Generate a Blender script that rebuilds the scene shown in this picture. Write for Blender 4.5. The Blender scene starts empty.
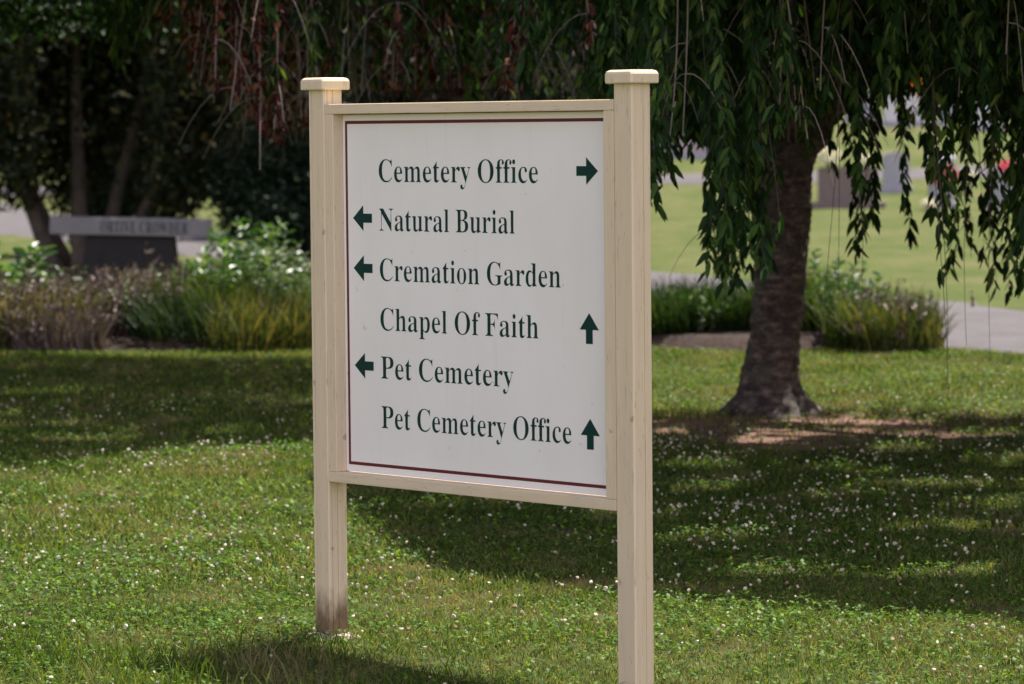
import bpy, math, random
import numpy as np
from mathutils import Vector
random.seed(7)
RNG = np.random.default_rng(11)
sc = bpy.context.scene
C = sc.collection
R = math.radians

# ---------------------------------------------------------------- camera, sky, sun, exposure
cam = bpy.data.cameras.new("camera")
cam.sensor_width = 36; cam.lens = 125.6; cam.clip_start = 0.1; cam.clip_end = 2000
cam.dof.use_dof = True; cam.dof.focus_distance = 12.9; cam.dof.aperture_fstop = 4.8
cam_o = bpy.data.objects.new("camera", cam); C.objects.link(cam_o)
EYE = 1.872
cam_o.location = (0, 0, EYE)
import mathutils
cam_o.rotation_euler = (mathutils.Matrix.Rotation(R(90 - 3.434), 3, 'X') @ mathutils.Matrix.Rotation(-.0092, 3, 'Z')).to_euler()
sc.camera = cam_o

SUN_DIR = Vector((.30, .34, 1.0)).normalized()
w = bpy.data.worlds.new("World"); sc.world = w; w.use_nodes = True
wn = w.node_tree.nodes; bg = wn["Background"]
sky = wn.new("ShaderNodeTexSky"); sky.sky_type = 'NISHITA'; sky.sun_disc = False
sky.sun_elevation = math.asin(SUN_DIR.z); sky.sun_rotation = math.atan2(SUN_DIR.x, SUN_DIR.y)
sky.air_density = 1.0; sky.dust_density = 1.5; sky.ozone_density = 1.0
# warm white balance put into the sky colour: the blue is muted
tint = wn.new("ShaderNodeMix"); tint.data_type = 'RGBA'; tint.blend_type = 'MULTIPLY'; tint.inputs[0].default_value = 1
tint.inputs[7].default_value = (1.37, .96, .82, 1)
w.node_tree.links.new(sky.outputs[0], tint.inputs[6])
# added fill: sky brightened low behind the camera to light the board, dimmed elsewhere
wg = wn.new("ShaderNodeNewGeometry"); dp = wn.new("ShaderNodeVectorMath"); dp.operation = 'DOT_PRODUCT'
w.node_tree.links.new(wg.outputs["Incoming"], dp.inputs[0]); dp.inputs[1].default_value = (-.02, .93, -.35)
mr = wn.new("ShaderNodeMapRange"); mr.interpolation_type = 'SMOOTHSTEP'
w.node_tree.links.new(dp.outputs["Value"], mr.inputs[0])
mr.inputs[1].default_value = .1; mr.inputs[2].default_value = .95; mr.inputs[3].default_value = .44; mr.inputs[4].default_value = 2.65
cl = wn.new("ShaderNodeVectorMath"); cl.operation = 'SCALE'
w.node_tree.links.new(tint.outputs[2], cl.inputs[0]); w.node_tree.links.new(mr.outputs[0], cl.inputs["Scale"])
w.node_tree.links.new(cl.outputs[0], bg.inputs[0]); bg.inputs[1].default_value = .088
sun = bpy.data.lights.new("sun", 'SUN'); sun.energy = 5.0; sun.angle = R(.5); sun.color = (1, .95, .86)
sun_o = bpy.data.objects.new("sun", sun); C.objects.link(sun_o)
sun_o.rotation_euler = (-SUN_DIR).to_track_quat('-Z', 'Y').to_euler(); sun_o.location = (10, 10, 30)
vs = sc.view_settings
vs.view_transform = 'Standard'; vs.look = 'None'; vs.exposure = 1.27; vs.gamma = 1; vs.use_curve_mapping = False
sc.cycles.max_bounces = 6; sc.cycles.transparent_max_bounces = 4
sc.cycles.diffuse_bounces = 3; sc.cycles.glossy_bounces = 2; sc.cycles.transmission_bounces = 3

# ---------------------------------------------------------------- node helpers
def mat(name):
    m = bpy.data.materials.new(name); m.use_nodes = True
    nt = m.node_tree; b = nt.nodes["Principled BSDF"]
    return m, nt, b
def N(nt, t, **k):
    n = nt.nodes.new(t)
    for a, v in k.items(): setattr(n, a, v)
    return n
def pos(nt, obj=False, scale=None):
    s = N(nt, "ShaderNodeTexCoord").outputs["Object"] if obj else N(nt, "ShaderNodeNewGeometry").outputs["Position"]
    if scale:
        mp = N(nt, "ShaderNodeMapping"); mp.inputs["Scale"].default_value = scale
        nt.links.new(s, mp.inputs[0]); s = mp.outputs[0]
    return s
def noise(nt, src, scale, detail=4, rough=.6, dim='3D'):
    n = N(nt, "ShaderNodeTexNoise"); n.inputs["Scale"].default_value = scale
    n.inputs["Detail"].default_value = detail; n.inputs["Roughness"].default_value = rough
    nt.links.new(src, n.inputs["Vector"]); return n.outputs[0]
def ramp(nt, src, stops, interp='LINEAR'):
    r = N(nt, "ShaderNodeValToRGB"); r.color_ramp.interpolation = interp
    e = r.color_ramp.elements
    while len(e) < len(stops): e.new(.5)
    for i, (p, c) in enumerate(stops):
        e[i].position = p; e[i].color = (c, c, c, 1) if isinstance(c, (int, float)) else (*c, 1)
    nt.links.new(src, r.inputs[0]); return r.outputs[0]
def mix(nt, fac, a, b, bt='MIX'):
    m = N(nt, "ShaderNodeMix", data_type='RGBA', blend_type=bt)
    for sock, v in ((0, fac), (6, a), (7, b)):
        if isinstance(v, (int, float)): m.inputs[sock].default_value = v
        elif isinstance(v, tuple): m.inputs[sock].default_value = (*v, 1)
        else: nt.links.new(v, m.inputs[sock])
    return m.outputs[2]
def mth(nt, op, a, b=0.0, c=0.0):
    m = N(nt, "ShaderNodeMath", operation=op)
    for i, v in enumerate((a, b, c)):
        if isinstance(v, (int, float)): m.inputs[i].default_value = v
        else: nt.links.new(v, m.inputs[i])
    return m.outputs[0]
def bump(nt, b, h, strength, dist):
    n = N(nt, "ShaderNodeBump"); n.inputs["Strength"].default_value = strength; n.inputs["Distance"].default_value = dist
    nt.links.new(h, n.inputs["Height"]); nt.links.new(n.outputs[0], b.inputs["Normal"])

# foliage: a per-leaf random value 'rnd' picks the colour, a translucent share lets the sun through
def leaf_mat(name, stops, transl=.35, rough=.45, tcol=1.3, spec=.35, patch=None):
    m, nt, b = mat(name)
    at = N(nt, "ShaderNodeAttribute"); at.attribute_name = 'rnd'
    col = ramp(nt, at.outputs["Fac"], stops)
    if patch:
        pn = noise(nt, pos(nt), patch[0], 3, .6)
        col = mix(nt, ramp(nt, pn, [(patch[1], 0.0), (patch[2], 1.0)]), col, mix(nt, .75, col, patch[3]))
    nt.links.new(col, b.inputs["Base Color"]); b.inputs["Roughness"].default_value = rough
    b.inputs["Specular IOR Level"].default_value = spec
    t = N(nt, "ShaderNodeBsdfTranslucent")
    nt.links.new(mix(nt, 1.0, col, (tcol * 1.15, tcol * 1.1, tcol * .5), 'MULTIPLY'), t.inputs[0])
    ms = N(nt, "ShaderNodeMixShader"); ms.inputs[0].default_value = transl
    nt.links.new(b.outputs[0], ms.inputs[1]); nt.links.new(t.outputs[0], ms.inputs[2])
    nt.links.new(ms.outputs[0], nt.nodes["Material Output"].inputs[0])
    return m
def flat(name, col, rough=.6, var=.15, scale=8, spec=.4):
    m, nt, b = mat(name)
    n = noise(nt, pos(nt, True), scale)
    nt.links.new(mix(nt, ramp(nt, n, [(.3, 0.0), (.7, 1.0)]), tuple(c * (1 - var) for c in col), tuple(min(1, c * (1 + var)) for c in col)), b.inputs["Base Color"])
    b.inputs["Roughness"].default_value = rough; b.inputs["Specular IOR Level"].default_value = spec
    return m
M = {}

# ---------------------------------------------------------------- object helpers
def tag(o, label=None, cat=None, group=None, kind=None):
    if label: o['label'] = label
    if cat: o['category'] = cat
    if group: o['group'] = group
    if kind: o['kind'] = kind
    return o
def empty(name, loc, label, cat, group=None, rz=0):
    o = bpy.data.objects.new(name, None); C.objects.link(o)
    o.location = loc; o.rotation_euler = (0, 0, rz); o.empty_display_size = .2
    return tag(o, label, cat, group)
def link(name, me, m, parent=None, loc=None, rz=0):
    o = bpy.data.objects.new(name, me); C.objects.link(o)
    if m: me.materials.append(m)
    if parent: o.parent = parent
    if loc is not None: o.location = loc
    o.rotation_euler = (0, 0, rz)
    return o
def np_mesh(name, V, F, rnd=None, smooth=False):
    """V (n,3); F (m,k) with one k; rnd: one value per vertex"""
    V = np.asarray(V, np.float32); F = np.asarray(F, np.int32)
    me = bpy.data.meshes.new(name)
    me.vertices.add(len(V)); me.vertices.foreach_set('co', V.ravel())
    k = F.shape[1]
    me.loops.add(F.size); me.loops.foreach_set('vertex_index', F.ravel())
    me.polygons.add(len(F)); me.polygons.foreach_set('loop_start', np.arange(0, F.size, k, dtype=np.int32))
    me.polygons.foreach_set('use_smooth', np.full(len(F), smooth))
    if rnd is not None:
        a = me.attributes.new('rnd', 'FLOAT', 'POINT'); a.data.foreach_set('value', np.asarray(rnd, np.float32))
    me.update(calc_edges=True); me.validate()
    return me
def pmesh(name, V, F, smooth=False):
    me = bpy.data.meshes.new(name); me.from_pydata([tuple(v) for v in V], [], F)
    if smooth: me.polygons.foreach_set('use_smooth', [True] * len(F))
    me.update(); return me
class MB:
    def __init__(s): s.V = []; s.F = []
    def add(s, V, F):
        n = len(s.V); s.V += [tuple(v) for v in V]; s.F += [[i + n for i in f] for f in F]
    def box(s, a, b, bev=0.0):
        """axis box with chamfered vertical and horizontal edges"""
        x0, y0, z0 = a; x1, y1, z1 = b; e = bev
        if e <= 0:
            s.add([(x0,y0,z0),(x1,y0,z0),(x1,y1,z0),(x0,y1,z0),(x0,y0,z1),(x1,y0,z1),(x1,y1,z1),(x0,y1,z1)],
                  [(0,3,2,1),(4,5,6,7),(0,1,5,4),(1,2,6,5),(2,3,7,6),(3,0,4,7)]); return
        def ring(i, z): return [(x0+i+e,y0+i,z),(x1-i-e,y0+i,z),(x1-i,y0+i+e,z),(x1-i,y1-i-e,z),(x1-i-e,y1-i,z),(x0+i+e,y1-i,z),(x0+i,y1-i-e,z),(x0+i,y0+i+e,z)]
        V = ring(e, z0) + ring(0, z0 + e) + ring(0, z1 - e) + ring(e, z1)
        F = [tuple(range(7, -1, -1)), tuple(range(24, 32))]
        for r in range(3):
            for k in range(8): F.append((r*8+k, r*8+(k+1)%8, (r+1)*8+(k+1)%8, (r+1)*8+k))
        s.add(V, F)
    def tube(s, P, rad, seg=8, wob=0.0, cap=True):
        P = [Vector(p) for p in P]; n0 = len(s.V); V = []; F = []
        ref = Vector((.3, 1, .1)).normalized()
        for i, p in enumerate(P):
            t = (P[min(i+1, len(P)-1)] - P[max(i-1, 0)]).normalized()
            u = t.cross(ref)
            if u.length < .05: u = t.cross(Vector((1, 0, 0)))
            u.normalize(); v = t.cross(u)
            for k in range(seg):
                a = 2*math.pi*k/seg
                r = rad[i]*(1 + wob*math.sin(3*a + i*.7)*.6 + wob*random.uniform(-.6, .6))
                V.append(p + (u*math.cos(a) + v*math.sin(a))*r)
        for i in range(len(P)-1):
            for k in range(seg): F.append((i*seg+k, i*seg+(k+1)%seg, (i+1)*seg+(k+1)%seg, (i+1)*seg+k))
        if cap: F.append(tuple(range((len(P)-1)*seg, len(P)*seg))); F.append(tuple(range(seg-1, -1, -1)))
        s.add(V, F)
    def build(s, name, m, parent=None, smooth=False, loc=None, rz=0):
        me = pmesh(name, s.V, s.F, smooth); return link(name, me, m, parent, loc, rz)

# ---------------------------------------------------------------- the lie of the land
def gz(x, y):
    """height of the ground: flat lawn, rising into a hill beyond the far stones"""
    y = np.asarray(y, float); x = np.asarray(x, float)
    h = .0375*((y-84) + np.sqrt((y-84)**2 + 16)) - .0017
    k = np.clip((np.hypot(x-.0, y-12.4)-1.6)/3, 0, 1)
    h = h - .035*np.clip((13.0-y)/1.0, 0, 1)
    return h + k*(.012*np.sin(x*1.1 + .6)*np.sin(y*.9) + .008*np.sin(x*2.7 + y*1.9))
def gzf(x, y): return float(gz(x, y))
def unit(v): return v/np.maximum(np.linalg.norm(v, axis=-1, keepdims=True), 1e-9)
LANE = [(14.5,5),(11.6,14),(8.7,22),(5.95,29.5),(3.45,34.7),(.13,45.3),(-3.6,55.6),(-7.5,66),(-13.9,84.4),(-21,104),(-29,125)]
def smooth_line(P, n=8):
    out = []
    for i in range(len(P)-1):
        p0, p1, p2, p3 = (np.array(P[max(0, min(len(P)-1, i+j))], float) for j in (-1, 0, 1, 2))
        for k in range(n):
            t = k/n
            out.append(.5*((2*p1) + (p2-p0)*t + (2*p0-5*p1+4*p2-p3)*t*t + (3*p1-p0-3*p2+p3)*t**3))
    out.append(np.array(P[-1], float)); return np.array(out)
LL = smooth_line(LANE)
def lane_dist(x, y):
    d = np.full(np.shape(x), 1e9)
    for p in LL[::2]: d = np.minimum(d, np.hypot(x-p[0], y-p[1]))
    return d
BEDS = [((-3.3, 33.2), (3.4, 3.0)), ((-6.0, 34.0), (2.9, 3.9)), ((.3, 32.2), (3.0, 2.1)), ((2.0, 31.0), (1.45, 1.55))]
def bed_in(x, y):
    m = np.full(np.shape(x), -9.)
    for (cx, cy), (rx, ry) in BEDS:
        m = np.maximum(m, 1 - np.sqrt(((x-cx)/rx)**2 + ((y-cy)/ry)**2))
    return m                      # >0 inside
DIRT = (1.85, 21.8, 1.35, 1.65)
def dirt_in(x, y):
    return 1 - np.sqrt(((x-DIRT[0])/DIRT[2])**2 + ((y-DIRT[1])/DIRT[3])**2) + .18*np.sin(x*5+y*3) + .12*np.sin(x*11-y*7)

# ground material: thatch and short turf, with a bare place under the cherry
m, nt, b = mat("turf"); P = pos(nt)
n1 = noise(nt, P, .55, 5); n2 = noise(nt, P, 9, 6, .75); n3 = noise(nt, P, 60, 3, .7)
c = ramp(nt, n2, [(.3, (.018,.028,.007)), (.5, (.040,.055,.014)), (.7, (.09,.095,.03))])
c2 = ramp(nt, n2, [(.3, (.05,.042,.02)), (.7, (.13,.11,.06))])
c = mix(nt, ramp(nt, n1, [(.5, 0.0), (.72, .75)]), c, c2)
# the meadow farther off is seen only as a sheet: its own even green with drier swathes
sx = N(nt, "ShaderNodeSeparateXYZ"); nt.links.new(P, sx.inputs[0])
far = ramp(nt, mth(nt, 'MULTIPLY', sx.outputs[1], .01), [(.33, 0.0), (.37, 1.0)])
nf = noise(nt, pos(nt, scale=(.9, .3, .2)), 1.0, 7, .8)
cf = mix(nt, ramp(nt, n2, [(.35, 0.0), (.65, 1.0)]), ramp(nt, nf, [(.40, (.050,.074,.018)), (.5, (.085,.098,.032)), (.64, (.15,.125,.070))]), (.062,.080,.022))
c = mix(nt, far, c, cf)
dx = mth(nt, 'DIVIDE', mth(nt, 'SUBTRACT', sx.outputs[0], DIRT[0]), DIRT[2]); dy = mth(nt, 'DIVIDE', mth(nt, 'SUBTRACT', sx.outputs[1], DIRT[1]), DIRT[3])
rr = mth(nt, 'SQRT', mth(nt, 'ADD', mth(nt, 'MULTIPLY', dx, dx), mth(nt, 'MULTIPLY', dy, dy)))
rr = mth(nt, 'ADD', rr, mth(nt, 'MULTIPLY', mth(nt, 'SUBTRACT', noise(nt, P, 3.0, 6, .7), .5), 2.0))
soil = ramp(nt, n2, [(.3, (.09,.048,.034)), (.6, (.24,.145,.115)), (.75, (.34,.24,.20))])
c = mix(nt, ramp(nt, rr, [(.85, 1.0), (1.05, 0.0)]), c, soil)
nt.links.new(c, b.inputs["Base Color"]); b.inputs["Roughness"].default_value = .95; b.inputs["Specular IOR Level"].default_value = .1
bump(nt, b, mth(nt, 'ADD', n2, mth(nt, 'MULTIPLY', n3, .5)), .7, .03)
M['turf'] = m
m, nt, b = mat("lane_asphalt"); P = pos(nt)
n1 = noise(nt, P, 1.6, 6, .75); n2 = noise(nt, P, 40, 4, .8)
c = mix(nt, ramp(nt, n1, [(.42, 0.0), (.58, 1.0)]), (.032,.028,.030), (.066,.060,.068))
c = mix(nt, ramp(nt, n2, [(.35, 0.0), (.7, 1.0)]), c, (.09,.08,.086))
nt.links.new(c, b.inputs["Base Color"]); b.inputs["Roughness"].default_value = .9; bump(nt, b, n2, .4, .01)
M['lane'] = m
m, nt, b = mat("bark_mulch"); P = pos(nt)
n2 = noise(nt, P, 30, 5, .8)
nt.links.new(ramp(nt, n2, [(.3, (.014,.007,.005)), (.5, (.040,.022,.016)), (.72, (.12,.075,.055))]), b.inputs["Base Color"])  # mulch brown, darkened in place of shade over the bed
b.inputs["Roughness"].default_value = .95; bump(nt, b, n2, 1.0, .05)
M['mulch'] = m

# ground sheet
xs = np.unique(np.concatenate([np.linspace(-160, -20, 36), np.linspace(-20, 20, 101), np.linspace(20, 160, 36)]))
ys = np.unique(np.concatenate([np.linspace(-60, 6, 23), np.linspace(6, 40, 86), np.linspace(40, 130, 91), np.linspace(130, 420, 60)]))
X, Y = np.meshgrid(xs, ys); Z = gz(X, Y)
idx = np.arange(X.size).reshape(X.shape)
F = np.stack([idx[:-1, :-1], idx[:-1, 1:], idx[1:, 1:], idx[1:, :-1]], -1).reshape(-1, 4)
tag(link('ground', np_mesh('ground', np.stack([X, Y, Z], -1).reshape(-1, 3), F, smooth=True), M['turf']), kind='structure')
def strip(name, line, half, lift, m, thick=.0):
    V = []; F = []
    offs = np.linspace(-half, half, 7)
    for i, p in enumerate(line):
        t = line[min(i+1, len(line)-1)] - line[max(i-1, 0)]; t = t/np.linalg.norm(t); nn = np.array([t[1], -t[0]])
        for j, o in enumerate(offs):
            e = 1 + .06*math.sin(i*1.3)*(abs(j-3) == 3) + .04*math.sin(i*3.1+j)*(abs(j-3) == 3)
            q = p + nn*o*e; V.append((q[0], q[1], gzf(*q) + lift + (.02 if 0 < j < 6 else -.02)))
    for i in range(len(line)-1):
        for j in range(6): F.append((i*7+j, i*7+j+1, i*7+j+8, i*7+j+7))
    return tag(link(name, pmesh(name, V, F, True), m), kind='structure')
strip('lane', smooth_line(LANE, 14), 1.95, .018, M['lane'])
strip('lane', smooth_line([(-14.5,88),(-6,91),(0,91.5),(5,90.5),(8.5,91),(30,97)], 20), 1.6, .03, M['lane']).name = 'far_lane'
# mulched planting bed: one low mound
gx = np.arange(-9, 4.4, .12); gy = np.arange(28.6, 39.2, .12); X, Y = np.meshgrid(gx, gy)
B = bed_in(X, Y) + .02*np.sin(X*7)*np.sin(Y*6)
Z = gz(X, Y) - .05 + np.clip(B*1.4, -.05, .16) + .012*RNG.random(X.shape)
idx = np.arange(X.size).reshape(X.shape)
F = np.stack([idx[:-1, :-1], idx[:-1, 1:], idx[1:, 1:], idx[1:, :-1]], -1).reshape(-1, 4)
keep = (B.reshape(-1)[F] > -.02).any(1) & (lane_dist(X, Y).reshape(-1)[F] > 2.0).all(1)
tag(link('planting_bed', np_mesh('planting_bed', np.stack([X, Y, Z], -1).reshape(-1, 3), F[keep], smooth=True), M['mulch']), kind='structure')
def bed_z(x, y): return gzf(x, y) + max(0, min(.11, float(bed_in(x, y))*1.4 - .05))

# ---------------------------------------------------------------- the directory sign
SA = .8223
SD = np.array([math.cos(SA), -math.sin(SA)]); SN = np.array([-math.sin(SA), -math.cos(SA)])
SL = np.array([-.6759, 13.118]); SW = 1.5924
def beige(name, st):
    m, nt, b = mat(name); P = pos(nt, True)
    grain = noise(nt, pos(nt, True, st(40, 1.6)), 1.0, 4, .65); big = noise(nt, pos(nt, True, (6, 6, 2.5)), 1.0, 4)
    c = mix(nt, ramp(nt, grain, [(.35, 0.0), (.65, 1.0)]), (.66,.53,.345), (.70,.57,.39))
    c = mix(nt, ramp(nt, big, [(.5, 0.0), (.8, .5)]), c, (.57,.45,.32))
    sx = N(nt, "ShaderNodeSeparateXYZ"); nt.links.new(P, sx.inputs[0])
    spot = noise(nt, P, 17, 2, .4)
    c = mix(nt, ramp(nt, spot, [(.73, 0.0), (.78, .55)]), c, (.25,.17,.11))
    crk = noise(nt, pos(nt, True, st(55, 2.2)), 1.0, 2, .5)
    c = mix(nt, ramp(nt, crk, [(.494, 0.0), (.499, .6), (.501, .6), (.506, 0.0)]), c, (.25,.19,.13))
    chip = noise(nt, pos(nt, True, st(30, 12)), 1.0, 5, .7)
    c = mix(nt, ramp(nt, chip, [(.71, 0.0), (.73, .45)]), c, (.36,.29,.22))
    lowz = mth(nt, 'ADD', sx.outputs[2], mth(nt, 'MULTIPLY', noise(nt, pos(nt, True, (18, 18, 7)), 1.0, 4, .7), .22))
    c = mix(nt, ramp(nt, lowz, [(.19, .93), (.29, 0.0)]), c, mix(nt, noise(nt, P, 40, 4), (.05,.035,.022), (.26,.15,.07)))
    nt.links.new(c, b.inputs["Base Color"]); b.inputs["Roughness"].default_value = .5
    bump(nt, b, grain, .25, .002)
    return m
M['beige'] = beige('beige_paint', lambda a, b: (a, a, b)); M['beige_rail'] = beige('beige_paint_on_rails', lambda a, b: (b, a, a))
m, nt, b = mat("white_board"); P = pos(nt, True)
c = mix(nt, ramp(nt, noise(nt, pos(nt, True, (2.5, 2.5, 1.2)), 1.0, 5), [(.3, 0.0), (.7, 1.0)]), (.86,.825,.76), (.79,.75,.685))
c = mix(nt, ramp(nt, noise(nt, P, 22, 3, .5), [(.70, 0.0), (.74, .4)]), c, (.42,.38,.34))
c = mix(nt, ramp(nt, noise(nt, pos(nt, True, (30, 30, 2.2)), 1.0, 3, .5), [(.62, 0.0), (.8, .22)]), c, (.55,.53,.48))
nt.links.new(c, b.inputs["Base Color"]); b.inputs["Roughness"].default_value = .42
M['board'] = m
M['maroon'] = flat("maroon_vinyl", (.11,.010,.018), .4, .1)
M['green_vinyl'] = flat("dark_green_vinyl", (.003,.034,.026), .6, .15, 5, .2)
M['concrete'] = flat("concrete", (.30,.245,.215), .95, .25, 25)

sign = empty('directory_sign', (SL[0], SL[1], 0), 'white cemetery directory board with green lettering and arrows, framed between two beige posts', 'sign')
sign.rotation_euler = (0, 0, -SA)
# local axes: +x runs along the board towards the near post, -y faces the reader
def post(x, grooves, extra):
    h = .0445; prof = []; e = .005
    def edge(p, q, gs):
        out = []
        p = np.array(p); q = np.array(q); t = q-p; L = np.linalg.norm(t); t = t/L; nn = np.array([-t[1], t[0]])
        out.append(p + t*e)
        for g in gs:
            o = p + t*L*g
            out += [o - t*.0014, o + nn*.005, o + t*.0014]
        out.append(q - t*e); return out
    corners = [(-h,-h),(h,-h),(h,h),(-h,h)]
    for i in range(4): prof += edge(corners[i], corners[(i+1) % 4], grooves[i])
    n = len(prof); V = []; F = []
    zs = [-.35, .3, .8, 1.3, 1.7, 2.0155]
    for z in zs:
        for p in prof: V.append((p[0], p[1], z))
    for i in range(len(zs)-1):
        for k in range(n): F.append((i*n+k, i*n+(k+1) % n, (i+1)*n+(k+1) % n, (i+1)*n+k))
    F.append(tuple(range(n-1, -1, -1))); F.append(tuple(range((len(zs)-1)*n, len(zs)*n)))
    if extra: o = link('post', pmesh('post', V, F), M['beige'], sign, (x, 0, 0))
    else:
        # same paint, but without the rotten stain, which follows the object's own height
        o = link('post', pmesh('post', [(a_, b_, c_ + .6) for a_, b_, c_ in V], F), M['beige'], sign, (x, 0, -.6))
    dz = 0 if extra else .6
    cp = MB()
    a = .0665; rings = [(a-.002, 2.0158), (a, 2.020), (a, 2.047), (a-.003, 2.054), (a-.008, 2.0585), (a-.016, 2.0605)]
    Vc = []; Fc = []
    for (r, z) in rings:
        z += dz; k = .10*r
        Vc += [(-r+k,-r,z),(r-k,-r,z),(r,-r+k,z),(r,r-k,z),(r-k,r,z),(-r+k,r,z),(-r,r-k,z),(-r,-r+k,z)]
    for i in range(len(rings)-1):
        for k in range(8): Fc.append((i*8+k, i*8+(k+1) % 8, (i+1)*8+(k+1) % 8, (i+1)*8+k))
    Fc.append(tuple(range(7, -1, -1))); Fc.append(tuple(range(len(rings)*8-8, len(rings)*8)))
    cp.add(Vc, Fc); cp.build('post_cap', M['beige'], o)
    if extra:
        ft = MB(); V = []; F = []
        nseg = 18
        for r, z in ((.096, -.05), (.085, -.004), (.074, .010), (.05, .014)):
            for k in range(nseg):
                a_ = 2*math.pi*k/nseg; rr_ = r*(1 + .16*math.sin(2*a_+.5) + .08*math.sin(5*a_))
                V.append((rr_*math.cos(a_), rr_*math.sin(a_), z + random.uniform(-.004, .004)))
        for i in range(3):
            for k in range(nseg): F.append((i*nseg+k, i*nseg+(k+1) % nseg, (i+1)*nseg+(k+1) % nseg, (i+1)*nseg+k))
        F.append(tuple(range(3*nseg, 4*nseg)))
        ft.add(V, F); ft.build('concrete_footing', M['concrete'], o)
    return o
p1 = post(0, [[.22], [.18, .48], [], [.4]], True)
p2 = post(SW, [[], [.58], [.3], []], False)
tag(p1, label='far post with a brown rotten stain at its foot')
X0, X1 = .0457, SW - .0457
fy = -.0425
def part(name, a, b_, m, bev=.002):
    q = MB(); q.box(a, b_, bev); return q.build(name, m, sign)
part('top_rail', (X0, fy-.001, 1.927), (X1, .030, 1.9635), M['beige_rail'])
part('bottom_rail', (X0, fy-.001, .5815), (X1, .030, .619), M['beige_rail'])
part('side_stile', (X0, fy, .6195), (X0+.045, .028, 1.9265), M['beige'])
part('side_stile', (X1-.050, fy, .6195), (X1, .028, 1.9265), M['beige'])
board = part('sign_board', (X0+.0455, .0035, .6215), (X1-.0505, .0175, 1.9245), M['board'], .0015)
by = .0035
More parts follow.
